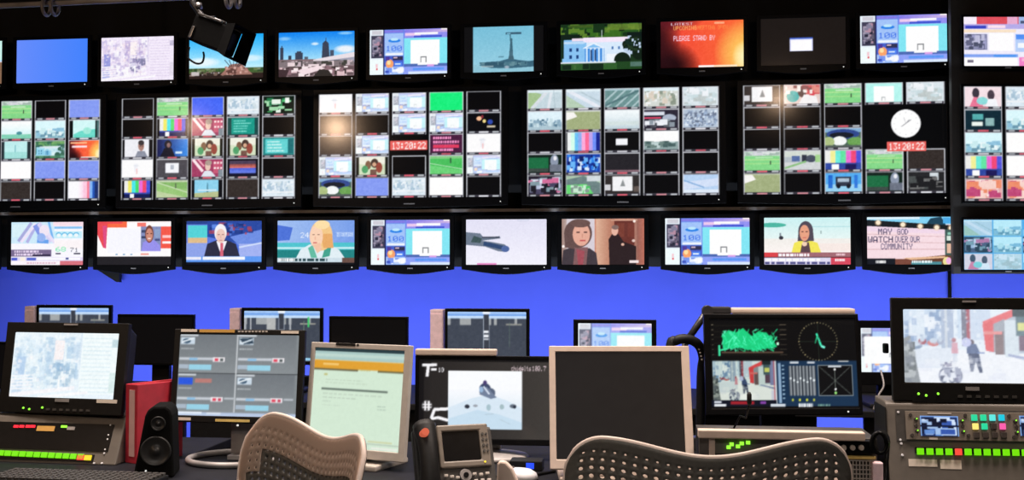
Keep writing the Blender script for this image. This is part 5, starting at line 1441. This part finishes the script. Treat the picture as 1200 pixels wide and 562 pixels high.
# ------------------------------------------------------------------ second row on the rear desk
YR = 4.45
def rear_display(label, px0, px1, ptop, h, draw, mg=(.012, .014, .014, .016), name='desk_monitor', off=False, Y=YR, yaw=0, tilt=0, m=None, group='second row of monitors on the rear desk', vpu=330):
    a, b = at(px0, ptop, Y), at(px1, ptop, Y)
    w = (b-a).x
    return desk_display(name, label, ((a.x+b.x)/2, Y, a.z-h/2, w, h, yaw, tilt), RZ, mg, draw, m or M['black'], .04, 'plate', None, vpu=vpu, group=group)
rear_display('second-row monitor with dark double windows behind the left broadcast monitor', 45.5, 127, 360.5, .21, p_dualwindow)
rear_display('second-row monitor with dark double windows behind the four-pane control monitor', 286, 374.5, 364, .215, p_dualgreen)
rear_display('second-row monitor with dark double windows above the hand-drawn marks monitor', 524.5, 616.5, 365, .21, p_dualwindow)
rear_display('second-row monitor with the blue graphics page above the dark beige-framed monitor', 677.5, 763.5, 378.5, .20, lambda p: p_page(p, .25), (.02, .02, .016, .02))
rear_display('small monitor with a white page between the analyser and the right broadcast monitor', 1008.5, 1082, 384, .17, lambda p: (p_page(p, .25), p.rect(6, p.hu*.2, 60, p.hu*.6, (252, 254, 255)), p.rect(46, p.hu*.56, 9, p.hu*.025, (120, 122, 130)), p.rect(46, p.hu*.56, 1.2, p.hu*.1, (120, 122, 130)), p.rect(54, p.hu*.56, 1.2, p.hu*.1, (120, 122, 130))), (.012, .012, .03, .05), Y=4.3, yaw=4, tilt=2)
rear_display('black switched-off second-row monitor left of the four-pane control monitor', 140, 225, 370.5, .20, p_black, (.010, .010, .010, .012), vpu=40)
rear_display('black switched-off second-row monitor behind the silver-framed document monitor', 387, 476, 373, .20, p_black, (.010, .010, .010, .014), yaw=-4, vpu=40)
rear_display('black switched-off monitor at the far left edge behind the left broadcast monitor', -75, 12, 402, .17, p_black, (.010, .010, .010, .012), Y=4.1, yaw=-8, vpu=40)
# upright pinkish panels beside the double-window monitors
for px0, px1, pt, lab in ((28, 41, 358.5, 'pinkish upright panel left of the double-window monitor behind the left broadcast monitor'),
                          (268, 281.5, 361, 'pinkish upright panel left of the double-window monitor behind the four-pane control monitor'),
                          (503, 519.8, 362.5, 'pinkish upright panel left of the double-window monitor above the hand-drawn marks')):
    a, b = at(px0, pt, YR-.01), at(px1, pt, YR-.01)
    t = thing('upright_panel', lab, 'panel', ((a.x+b.x)/2, YR+.03, RZ), 0, 'pinkish upright panels on the rear desk')
    MB().box((0, 0, (a.z-RZ)/2), (b.x-a.x-.006, .08, a.z-RZ), bev=.004).build('board', M['pinkish'], t)
    MB().box((0, -.041, (a.z-RZ)/2), ((b.x-a.x)*.8, .004, (a.z-RZ)*.9), bev=.001).build('front_face', M['pinkish'], t)

# ------------------------------------------------------------------ red binder, speaker, keyboard
P = at(154.2, 552, 2.92)
a = R(51)
rb = thing('ring_binder', 'red ring binder with a pale spine stripe standing beside the left console', 'binder', (P.x, 2.92, DZ), 0)
Fb = Matrix.Rotation(R(64), 4, 'Z')
MB().box((.08, 0, .113), (.16, .006, .226), Fb @ Matrix.Translation((0, -.023, 0)), .002).build('cover', M['red'], rb)
MB().box((.08, 0, .113), (.16, .006, .226), Fb @ Matrix.Translation((0, .023, 0)), .002).build('cover', M['red'], rb)
MB().box((0, 0, .113), (.006, .052, .226), Fb, .002).build('spine', M['red'], rb)
MB().box((-.0036, -.004, .115), (.0012, .024, .19), Fb).build('spine_label', M['pale'], rb)
MB().box((.078, 0, .111), (.145, .036, .21), Fb).build('pages', M['paper'], rb)

P = at(181, 552, 2.72)
sp = thing('loudspeaker', 'black two-way desk loudspeaker in front of the red binder', 'speaker', (P.x, 2.72, DZ), R(16))
out = [(-.056, 0), (.050, 0), (.044, .165), (.038, .182), (.026, .190), (-.004, .190), (-.018, .182), (-.026, .165)]
MB().prism(out, 0, .11).build('cabinet', M['void'], sp, bevel=.006)
def driver(name, cx, cz, r, par):
    Fd = Matrix.Translation((cx, -.001, cz)) @ Matrix.Rotation(PI/2, 4, 'X')
    o = MB().lathe([(r, -.001), (r, .004), (r*.93, .007), (r*.86, .004), (r*.55, -.0005+.002), (r*.3, .001), (r*.26, .005), (.0005, .007)], 32, Fd).build(name, M['cone'], par)
    return o
driver('woofer', .003, .072, .040, sp)
driver('tweeter', .009, .145, .019, sp)
MB().cyl((-.022, 0, .020), (-.022, -.003, .020), .0025, n=10).build('power_led', M['led_w'], sp)

def keyboard(label, x, Y, z, w, d, rz, m):
    t = thing('keyboard', label, 'keyboard', (x, Y, z), rz)
    MB().box((0, 0, .009), (w, d, .018), bev=.004).build('base', M['matte'], t)
    k = MB()
    n = int(w/.0185)
    for r in range(6):
        for c in range(n):
            k.box((-w/2+.012+c*(w-.024)/(n-1), -d/2+.016+r*(d-.032)/5, .021), (.0145, .0145, .008), I4, .0015)
    k.build('keys', m, t)
    return t
P = at(90, 556, 2.62)
keyboard('dark keyboard in front of the left console, cut off by the bottom of the picture', P.x, 2.62, DZ, .44, .14, R(-2), M['keys'])

# ------------------------------------------------------------------ telephone
ph_loc = Vector((-.438, 2.55, DZ)); prz = R(25)
ph = thing('desk_phone', 'dark desk telephone with a grey-framed display, keypad and handset at its left', 'telephone', ph_loc, prz)
D = Desk()
D.loc, D.rz, D.root = ph_loc, prz, ph
D.F = Matrix.Translation((0, 0, .876-DZ)) @ Matrix.Rotation(-R(25), 4, 'X')
D.fxy = lambda px, py: face_xy(D.loc, D.rz, D.F, px, py)
body = MB()
body.box((0.0, .022, -.036), (.150, .034, .168), D.F, .008)
body.build('body', M['dark'], ph)
ft = MB()
ft.box((0, .075, .03), (.13, .03, .06), I4, .004)
ft.box((0, .02, .012), (.14, .12, .02), I4, .004)
ft.build('foot', M['dark'], ph)
MB().ring((-.064, -.053, .064, .053), (-.052, -.036, .040, .036), -.004, .006, .002, 0, D.F).build('display_frame', M['grey2'], ph, bevel=.004)
MB().box((-.006, .0015, 0), (.093, .002, .073), D.F).build('display', M['black'], ph)
for k in range(4):
    MB().cyl((.048, -.003, .026-.014*k), (.048, -.007, .026-.014*k), .0035, n=12, M_=D.F).build('soft_key', M['dark'], ph)
    MB().cyl((.057, -.003, .026-.014*k), (.057, -.007, .026-.014*k), .0028, n=12, M_=D.F).build('soft_key', M['dark'], ph)
face_dot(D, 'green_lamp', M['led_y'], 568, 541, .0032, .006)
MB().cyl((-.004, 0, -.072), (-.004, -.006, -.072), .016, .014, 24, M_=D.F).build('navigation_dial', M['railm'], ph)
MB().cyl((-.004, -.003, -.072), (-.004, -.009, -.072), .007, .006, 20, M_=D.F).build('dial_centre', M['black'], ph)
for k, (fx, fz) in enumerate([(-.052, -.070), (-.038, -.073), (-.024, -.076), (.018, -.070), (.034, -.072), (.050, -.070), (.02, -.086), (.036, -.086), (.052, -.086), (-.05, -.086), (-.036, -.088), (-.02, -.092)]):
    MB().box((fx, -.001, fz), (.010, .006, .007), D.F, .002).build('keypad_key', M['silver'], ph)
hs = MB()
pts, rs = [], []
for k in range(15):
    u = k/14
    fz = .048-.17*u
    dep = -.020-.020*math.sin(PI*u)
    pts.append((-.098, dep, fz))
    rs.append(.028-.006*math.sin(PI*u))
hs.tube(pts, rs, 16, D.F)
hs.build('handset', M['matte'], ph)
MB().box((-.098, .012, -.045), (.050, .028, .18), D.F, .006).build('cradle', M['matte'], ph)
x, z = D.fxy(491.8, 515)
o = MB().cyl((x, -.035, z), (x, -.067, z), .0115, .009, 16, D.F).build('message_lamp', M['led_r'], ph)
o['label'] = 'orange-red message lamp'
m_ = glow('orange_lamp', (206, 96, 70), .8)
o.data.materials.clear(); o.data.materials.append(m_)

# ------------------------------------------------------------------ small things on the desk
P = at(595, 556, 2.72)
st = MB()
st.prism([(-.028, 0), (.030, 0), (.026, .02), (.012, .05), (-.004, .066), (-.018, .068), (-.026, .062)], -.012, .012)
tag(st.build('rounded_stand', M['beige'], loc=(P.x, 2.72, DZ), bevel=.006), 'rounded beige plastic stand between the telephone and the white mouse', 'stand')
P = at(609, 548, 2.82)
ms = MB().lathe([(.001, 0), (.030, 0), (.033, .006), (.030, .018), (.020, .027), (.001, .030)], 28, Matrix.Diagonal((1.0, 1.55, 1, 1)))
t = thing('computer_mouse', 'white computer mouse on the desk right of the telephone', 'mouse', (P.x, 2.83, DZ), R(70))
ms.build('shell', M['white'], t)
MB().cyl((-.002, .022, .027), (.002, .022, .027), .006, n=14).build('scroll_wheel', M['dark'], t)
P = at(617, 541, 2.96)
t = thing('network_box', 'small black box with a blue lit front beside the foot of the hand-drawn marks monitor', 'box', (P.x, 2.97, DZ), 0)
MB().box((0, 0, .014), (.09, .06, .028), bev=.003).build('case', M['matte'], t)
MB().box((.012, -.0305, .015), (.022, .002, .016)).build('blue_display', M['led_b'], t)
def cable(name, label, pts, r, m):
    P_ = [Vector(p) for p in pts]
    out = []
    n = len(P_)
    for i in range(n-1):
        p0, p1, p2, p3 = P_[max(i-1, 0)], P_[i], P_[i+1], P_[min(i+2, n-1)]
        for k in range(8):
            t_ = k/8
            out.append(.5*((2*p1)+(p2-p0)*t_+(2*p0-5*p1+4*p2-p3)*t_**2+(3*p1-p0-3*p2+p3)*t_**3))
    out.append(P_[-1])
    base = out[0].copy()
    o = MB().tube([p-base for p in out], r, 8).build(name, m, loc=base)
    return tag(o, label, 'cable')
cable('desk_cable', 'black cable curling over the desk below the hand-drawn marks monitor', [(-.50, 2.78, DZ+.004), (-.40, 2.84, DZ+.004), (-.34, 2.80, DZ+.004), (-.29, 2.88, DZ+.004), (-.25, 2.93, DZ+.004)], .004, M['black'])

# ------------------------------------------------------------------ equipment rack under the analyser
xl, xr = at(818, 508, 2.78).x, at(1034, 508, 2.78).x
rt = at(900, 505, 2.78).z
rk = thing('equipment_rack', 'low beige-topped equipment rack below the analyser monitor with green lamps on its front', 'rack', ((xl+xr)/2, 2.90, DZ))
W2 = xr-xl
H2 = rt-DZ
def rk_px(px, py):
    p = at(px, py, 2.90-.12)
    return p.x-(xl+xr)/2, p.z-DZ
x1014 = rk_px(1014, 508)[0]
MB().box(((-W2/2+x1014)/2, -.105, H2-.010), (x1014+W2/2, .035, .021), bev=.003).build('front_lip', M['beige'], rk)
MB().box((0, .02, (H2-.021)/2), (W2-.01, .20, H2-.021)).build('cabinet', M['dark'], rk)
MB().box((-.02, -.083, H2-.045), (W2*.72, .006, .04), bev=.001).build('unit_face', M['grey'], rk)
for px in (835, 957):
    x, z = rk_px(px, 515)
    MB().box((x, -.095, (H2-.02)/2), (.014, .02, H2-.02)).build('post', M['beige'], rk)
x, z = rk_px(1030, 550)
MB().box((x, -.095, .035), (.026, .03, .07), bev=.003).build('post', M['pinkish'], rk)
for px, py in ((855, 526), (858.5, 522.5), (870.5, 521.5), (878, 520.5), (866, 525)):
    x, z = rk_px(px, py)
    MB().box((x, -.089, z), (.010, .008, .008)).build('green_lamp', M['led_g'], rk)
x, z = rk_px(1001, 525)
MB().box((x, -.092, z), (.115, .022, .032), bev=.003).build('knob_panel', M['black'], rk)
for px in (990, 1000.5, 1010.5):
    x, z = rk_px(px, 525.3)
    MB().cyl((x, -.10, z), (x, -.112, z), .0075, .006, 16).build('white_knob', M['silver'], rk)
x, z = rk_px(1011, 537.5)
MB().box((x, -.094, z), (.07, .02, .006)).build('yellow_strip', M['yellow'], rk)
g = MB()
x0, z0 = rk_px(998, 541)
x1, z1 = rk_px(1026, 568)
for k in range(8):
    xx = x0+(x1-x0)*k/7
    g.box((xx, -.094, (z0+max(z1, .004))/2), (.0025, .003, z0-max(z1, .004)))
for k in range(6):
    zz = max(z1, .004)+(z0-max(z1, .004))*k/5
    g.box(((x0+x1)/2, -.097, zz), (abs(x1-x0), .003, .0025))
g.build('wire_mesh', M['silver'], rk)
MB().box(((x0+x1)/2, -.09, .03), (abs(x1-x0), .002, .05)).build('mesh_backing', M['dark'], rk)

# gooseneck microphone standing on the rack
tip, mid1, mid2 = at(878, 459, 2.80), at(875, 485, 2.81), at(868, 510, 2.84)
foot = Vector((at(862, 526, 2.79).x, 2.86, DZ+H2-.020))
gm = thing('gooseneck_microphone', 'thin black gooseneck microphone rising in front of the analyser monitor', 'microphone', foot)
MB().lathe([(.001, 0), (.022, 0), (.022, .006), (.012, .014), (.001, .015)], 24).build('base', M['matte'], gm)
pe = tip-foot-Vector((0, 0, .03))
pts = [Vector((0, 0, .012)), Vector((pe.x*.45, pe.y*.35, .05)), Vector((pe.x*.80, pe.y*.7, pe.z*.55)), pe]
cv = []
for i in range(len(pts)-1):
    for k in range(6):
        cv.append(pts[i].lerp(pts[i+1], k/6))
cv.append(pts[-1])
MB().tube(cv, .0026, 8).build('gooseneck', M['black'], gm)
MB().tube([tip-foot-Vector((0, 0, .034)), tip-foot-Vector((0, 0, .028)), tip-foot-Vector((0, 0, .006)), tip-foot], [.004, .0062, .0062, .003], 12).build('capsule', M['matte'], gm)
# black coiled lead at the right end of the rack
co = []
cc = at(1033, 521, 2.72)
for k in range(90):
    a_ = 2*PI*k/15
    co.append((.018*math.cos(a_)+.010*(k/90), -.012+.024*k/90, .026*math.sin(a_)))
co.append((.02, .0, -.05)); co.append((.02, .0, -(cc.z-DZ)+.0056)); co.append((-.02, -.03, -(cc.z-DZ)+.0056))
tag(MB().tube(co, .0055, 8).build('coiled_lead', M['black'], loc=(cc.x, 2.76, cc.z)), 'coiled black lead bunched at the right end of the low rack beside the console', 'cable')
p0, p1 = at(1037, 436, 4.15), at(1034, 470, 4.1)
cable('thin_cable', 'thin grey cable hanging below the small white and blue second-row monitor', [(p0.x, 4.22, p0.z), ((p0.x+p1.x)/2+.012, 4.18, (p0.z+p1.z)/2), (p1.x, 4.16, RZ+.06), (p1.x-.02, 4.16, RZ+.004)], .004, M['railm'])

# ------------------------------------------------------------------ swing-arm lamp over the analyser
e0, e1, e2 = at(829, 364, 3.34), at(1000, 362.5, 3.34), at(803, 402, 3.34)
lm = thing('desk_lamp', 'swing-arm desk lamp with a long beige head lying over the analyser monitor', 'lamp', (e2.x, 3.36, DZ))
o_ = Vector((e2.x, 3.36, DZ))
MB().box((0, 0, .02), (.09, .06, .04), bev=.006).build('clamp_base', M['lampmetal'], lm)
MB().cyl((0, 0, .035), (0, 0, e2.z-DZ), .010, n=14).build('post', M['lampmetal'], lm)
v0, v1 = e2-o_, e0-o_
MB().tube([v0, v0.lerp(v1, .5), v1], .011, 12).build('arm', M['lampmetal'], lm)
MB().cyl((v1.x, v1.y-.03, v1.z), (v1.x, v1.y+.03, v1.z), .017, n=18).build('joint', M['lampmetal'], lm)
v2 = e1-o_
hx = v1.x+(v2.x-v1.x)*.16
MB().box(((v1.x+hx)/2, v1.y, v1.z+.002), (hx-v1.x, .05, .022), bev=.005).build('head_bracket', M['lampmetal'], lm)
MB().box(((hx+v2.x)/2, v1.y, v1.z+.001), (v2.x-hx, .07, .018), bev=.006).build('lamp_head', M['beige'], lm)

# black cable bundle behind the beige monitor
bp = [at(786, 404, 3.12), at(792, 399, 3.12), at(801, 396.5, 3.12), at(812, 399, 3.14), at(820, 406, 3.16), at(824, 420, 3.18), at(822, 440, 3.2)]
bp = [p.copy() for p in bp]
bp = [Vector((bp[0].x-.01, 3.1, DZ+.02)), Vector((bp[0].x-.004, 3.1, bp[0].z-.12))]+bp+[Vector((bp[-1].x-.005, 3.2, DZ+.02))]
base = bp[0].copy()
cb = thing('cable_bundle', 'thick black cable bundle arching behind the right corner of the beige-framed monitor', 'cable', base)
cv = []
for i in range(len(bp)-1):
    p0_, p1_, p2_, p3_ = bp[max(i-1, 0)], bp[i], bp[i+1], bp[min(i+2, len(bp)-1)]
    for k in range(6):
        t_ = k/6
        cv.append(.5*((2*p1_)+(p2_-p0_)*t_+(2*p0_-5*p1_+4*p2_-p3_)*t_**2+(3*p1_-p0_-3*p2_+p3_)*t_**3)-base)
MB().tube(cv, .014, 10).build('sheath', M['matte'], cb)
for px, py in ((817.5, 405), (819, 409), (820.4, 413), (821.5, 417), (822.4, 421)):
    p = at(px, py, 3.145)-base
    MB().box(p, (.005, .006, .005), I4, .001).build('pale_tie', M['silver'], cb)

# ------------------------------------------------------------------ overhead pipe, clamps and hanging camera housing
pa, pb = at(-60, 9.5, 4.15), at(420, -12, 4.05)
pz = Vector((0, 0, 0))
pipe = MB().cyl((0, 0, 0), pb-pa, .011, n=18)
lp = thing('lighting_pipe', 'grey steel pipe with hook clamps under the ceiling at the top left', 'pipe', pa)
pipe.build('tube', M['railpale'], lp)
for k in (.12, .88):
    q = pa.lerp(pb, k)
    pass
def clamp(px):
    # a pair of steel hooks on the pipe
    tpos = (at(px, 0, 4.12).x-pa.x)/(pb.x-pa.x)
    c_ = pa.lerp(pb, tpos)
    o_ = c_-pa
    for dx in (-.024, .014):
        pts = [(o_.x+dx, o_.y+.030*math.cos(R(a_)), o_.z+.034*math.sin(R(a_))-.014) for a_ in range(100, 441, 20)]
        MB().tube(pts, .0075, 8).build('hook_clamp', M['railm'], lp)
clamp(60)
clamp(279)
# ceiling hangers of the pipe
for k in (.02, .97):
    q = pa.lerp(pb, k)
    q2_ = q-pa
    MB().cyl(q2_, (q2_.x, q2_.y, 2.9-pa.z), .006, n=8).build('hanger_rod', M['matte'], lp)

YC = 4.02
c_ = at(254, 43, YC)
hc = thing('camera_housing', 'black camera housing hung from the overhead pipe in front of the upper left monitors', 'camera', c_, 0)
FH = Matrix.Rotation(R(22), 4, 'Y') @ Matrix.Rotation(R(-14), 4, 'Z')
def hp(px, py):
    return at(px, py, YC)-c_
MB().box((-.012, 0, 0), (.165, .10, .105), FH, .008).build('body', M['void'], hc)
hood = MB()
A_ = [(.068, -.055, -.055), (.068, .055, -.055), (.068, .055, .055), (.068, -.055, .055)]
Bb = [(.125, -.072, -.066), (.125, .072, -.066), (.118, .072, .066), (.118, -.072, .066)]
for i in range(4):
    j = (i+1) % 4
    hood.quad([A_[i], A_[j], Bb[j], Bb[i]], FH)
o = hood.build('hood', M['void'], hc)
sm_ = o.modifiers.new('s', 'SOLIDIFY'); sm_.thickness = .004
MB().cyl((.06, 0, 0), (.075, 0, 0), .038, .034, 24, FH).build('lens', M['black'], hc)
MB().box((-.020, -.053, .058), (.12, .012, .008), FH, .002).build('rail', M['steel'], hc)
q0, q1, q2 = hp(233, 14), hp(226, 4), hp(240, 22)
MB().tube([hp(252, 22), q2, q0, q1, hp(225, -8)], .012, 10).build('yoke', M['lampmetal'], hc)
MB().tube([hp(240, 19), hp(252, 22), hp(265, 27)], .005, 8).build('handle', M['steel'], hc)
MB().cyl(hp(232, 4), hp(233, 10), .015, n=14).build('yoke_bolt', M['steel'], hc)
cab = [hp(222, 55), hp(220, 66), hp(224, 71), hp(231, 74.5), hp(237, 73), hp(239, 66), hp(238, 60)]
cv = []
for i in range(len(cab)-1):
    p0_, p1_, p2_, p3_ = cab[max(i-1, 0)], cab[i], cab[i+1], cab[min(i+2, len(cab)-1)]
    for k in range(5):
        t_ = k/5
        cv.append(.5*((2*p1_)+(p2_-p0_)*t_+(2*p0_-5*p1_+4*p2_-p3_)*t_**2+(3*p1_-p0_-3*p2_+p3_)*t_**3))
MB().tube(cv, .004, 8).build('cable_loop', M['matte'], hc)
MB().box((-.075, -.055, -.02), (.014, .012, .05), FH, .003).build('connector', M['steel'], hc)

# ------------------------------------------------------------------ chairs with perforated backs
def liner_mat():
    m = bpy.data.materials.new('pale_translucent_polymer')
    m.use_nodes = True
    nt = m.node_tree
    b = nt.nodes['Principled BSDF']
    b.inputs['Base Color'].default_value = (.70, .55, .46, 1)
    b.inputs['Roughness'].default_value = .42
    tr = nt.nodes.new('ShaderNodeBsdfTranslucent')
    tr.inputs['Color'].default_value = (1.0, .90, .82, 1)
    mx = nt.nodes.new('ShaderNodeMixShader')
    mx.inputs['Fac'].default_value = .75
    nt.links.new(b.outputs[0], mx.inputs[1])
    nt.links.new(tr.outputs[0], mx.inputs[2])
    nt.links.new(mx.outputs[0], nt.nodes['Material Output'].inputs['Surface'])
    return m
M['liner'] = liner_mat()
M['rim'] = mat('pale_chair_rim', (.85, .70, .62), .45, 0, .04, 80)
def back_pt(u, v, off=0.0):
    """point of the chair back: u across (-1..1), v up (0..1); off = towards the sitter"""
    def top_drop(q):
        q = abs(q)
        t = max(0.0, (q-.72)/.28)
        return .025*(1+math.cos(PI*min(1, q/.72)))/2 + .075*(1-math.sqrt(max(0.0, 1-t*t)))
    z0, pk = .56, 1.013
    z = z0+(pk-top_drop(.93*u)-z0)*v
    d = pk-(z0+(pk-top_drop(.93)-z0)*v)
    hw = 1.0 if d >= .075 else .72+.28*math.sqrt(max(0.0, 1-(1-d/.075)**2))
    hw *= .92+.08*min(1, v/.5)
    x = .2445*u*hw
    f = max(0.0, (v-.75)/.25)
    y = .052*(x/.2445)**2-.016*f*f-.012*math.sin(PI*min(1, v/.75))+off
    c, s_ = math.cos(.07), math.sin(.07)
    return Vector((x, y*c-(z-z0)*s_, y*s_+(z-z0)*c+z0))
def chair(label, loc, rz):
    t = thing('office_chair', label, 'chair', loc, rz, 'chairs with perforated backs in the foreground')
    NU, NV = 27, 30
    def sheet(off, keep, hole, dv=0.0):
        b = bmesh.new()
        cache = {}
        def V(i2, j2):
            k = (i2, j2)
            if k not in cache:
                cache[k] = b.verts.new(back_pt(-1+i2/NU, min(1, (j2+dv)/(2*NV)), off))
            return cache[k]
        for i in range(NU):
            for j in range(NV):
                if not keep(i, j):
                    continue
                a, c = 2*i, 2*j
                outer = [V(a, c), V(a+1, c), V(a+2, c), V(a+2, c+1), V(a+2, c+2), V(a+1, c+2), V(a, c+2), V(a, c+1)]
                r = hole(i, j)
                if r <= 0:
                    b.faces.new(outer).smooth = True
                    continue
                ang = [225, 270, 315, 0, 45, 90, 135, 180]
                inner = []
                for g_ in ang:
                    uu = -1+(2*i+1+1.0*r*math.cos(R(g_)))/NU
                    vv = (2*j+1+dv+1.0*r*1.15*math.sin(R(g_)))/(2*NV)
                    inner.append(b.verts.new(back_pt(uu, vv, off)))
                for k in range(8):
                    n = (k+1) % 8
                    b.faces.new([outer[k], outer[n], inner[n], inner[k]]).smooth = True
        return b
    def hole(i, j):
        if i in (0, NU-1) or j >= NV-1 or j == 0:
            return 0
        if j >= NV-2:
            return .30
        return (.38, .46, .52)[NV-3-j] if j >= NV-5 else .56
    mb = MB(); mb.b.free(); mb.b = sheet(0, lambda i, j: True, hole)
    sh = mb.build('back_shell', M['chairshell'], t)
    s_ = sh.modifiers.new('s', 'SOLIDIFY'); s_.thickness = .004; s_.offset = 0
    def lk(i, j):
        edge = abs((i+.5)/NU*2-1)
        return j >= NV-5+ (0 if edge < .8 else -3) or edge > .95
    mb = MB(); mb.b.free(); mb.b = sheet(.007, lk, lambda i, j: (0 if (j >= NV-2 or i in (0, NU-1) or not lk(i, j)) else (.26 if j >= NV-4 else .38)), 1.0)
    ln = mb.build('back_liner', M['liner'], t)
    s_ = ln.modifiers.new('s', 'SOLIDIFY'); s_.thickness = .003; s_.offset = 0
    rim = []
    for k in range(14):
        rim.append(back_pt(-1, .1+.9*k/14, .0045))
    for k in range(61):
        rim.append(back_pt(-1+2*k/60, 1, .0045))
    for k in range(14):
        rim.append(back_pt(1, 1-.9*(k+1)/14, .0045))
    MB().tube(rim, .0048, 10).build('back_rim', M['rim'], t)
    sp_ = [(0, -.030, .60), (0, -.055, .52), (0, -.06, .44), (0, -.02, .40), (0, .12, .39)]
    MB().tube(sp_, [.022, .026, .028, .03, .03], 12).build('back_support', M['chairmetal'], t)
    seat = MB()
    seat.box((0, .27, .455), (.49, .46, .05), I4, .022)
    seat.build('seat', M['chairshell'], t)
    for s in (-1, 1):
        MB().tube([(s*.20, .20, .40), (s*.29, .20, .42), (s*.30, .18, .55), (s*.30, .18, .64)], .016, 10).build('arm_post', M['chairmetal'], t)
        MB().box((s*.30, .24, .655), (.085, .25, .03), I4, .012).build('armrest', M['chairshell'], t)
    MB().cyl((0, .25, .10), (0, .25, .43), .028, .024, 18).build('gas_column', M['chairmetal'], t)
    MB().box((0, .24, .405), (.22, .26, .05), I4, .015).build('tilt_mechanism', M['matte'], t)
    for k in range(5):
        a_ = 2*PI*k/5+.3
        d = Vector((math.cos(a_), math.sin(a_), 0))
        c0_ = Vector((0, .25, 0))
        leg = MB().tube([c0_+d*.02+Vector((0, 0, .11)), c0_+d*.16+Vector((0, 0, .095)), c0_+d*.31+Vector((0, 0, .075))], [.026, .022, .016], 10).build('base_leg', M['chairmetal'], t)
        e = c0_+d*.31
        nrm = Vector((-d.y, d.x, 0))
        cs = MB()
        for s in (-1, 1):
            cs.cyl(e+nrm*(s*.006)+Vector((0, 0, .03)), e+nrm*(s*.028)+Vector((0, 0, .03)), .03, n=18)
        cs.cyl(e+Vector((0, 0, .03)), e+Vector((0, 0, .075)), .008, n=10)
        cs.build('caster', M['matte'], leg)
    return t
P = at(830, 540, 1.86)
chair('dark perforated-back office chair seen from behind in the foreground, in front of the beige-framed monitor', (P.x, 1.86, 0), R(4))
P = at(360, 530, 1.912)
chair('pale-rimmed office chair turned sideways in front of the silver-framed document monitor', (P.x, 1.912, 0), R(133))

# ------------------------------------------------------------------ light
def area(name, loc, rot, sx, sy, power, col, spread=PI):
    l = bpy.data.lights.new(name, 'AREA')
    l.shape = 'RECTANGLE'
    l.size, l.size_y = sx, sy
    l.energy = power
    l.color = col
    l.spread = spread
    o = bpy.data.objects.new(name, l)
    COL.objects.link(o)
    o.location = loc
    o.rotation_euler = rot
    return o
# wall wash: the battens' pale lamps and an added low fill
for xx in (-3.0, -1.7, -.4, .9, 2.0):
    area('wall_wash_lamp', (xx, 4.835, RZ+.024), (R(118), 0, 0), .94, .03, 7.0, (.75, .85, 1.0))
    area('low_wall_fill', (xx, 4.90, .35), (R(90), 0, 0), .94, .05, 3.2, (.75, .85, 1.0))  # added lamp with no fixture, brightens the wall below the rear desk
# warm ceiling panels above the front desk
for xx in (-1.7, -.3, 1.1):
    area('ceiling_panel_lamp', (xx, 2.75, 2.88), (0, 0, 0), .6, .6, 27.0, (1.0, .84, .74), R(120))
    area('rear_row_fill', (xx, 3.75, 2.88), (0, 0, 0), .5, .5, 6.0, (1.0, .86, .78), R(100))  # added fill, brightens the pinkish panels and the rear row
area('chair_back_fill', (-.3, -1.0, 2.86), (R(28), 0, 0), 1.4, .6, 40.0, (1.0, .90, .82), R(90))  # added fill behind the viewer for the chair backs and console faces
# ceiling spots behind the viewer that show as soft glints in the display glass
for px, py, e in ((394, 149, 58), (226, 146, 18), (914, 114, 16), (1105, 190, 13)):
    pt = at(px, py, YS)
    d = pt-CAMP
    n = Vector((d.x, -d.y, d.z))
    k = (2.86-pt.z)/n.z
    q = pt+n*k
    if q.y < -2.7:
        k = (-2.7-pt.y)/n.y
        q = pt+n*k
    l = bpy.data.lights.new('ceiling_spot_lamp', 'POINT')
    l.energy = e
    l.color = (1.0, .66, .42)
    l.shadow_soft_size = .06
    o = bpy.data.objects.new('ceiling_spot_lamp', l)
    COL.objects.link(o)
    o.location = q
w = bpy.data.worlds.new('world')
scene.world = w
w.use_nodes = True
w.node_tree.nodes['Background'].inputs['Color'].default_value = (0, 0, 0, 1)
w.node_tree.nodes['Background'].inputs['Strength'].default_value = 0
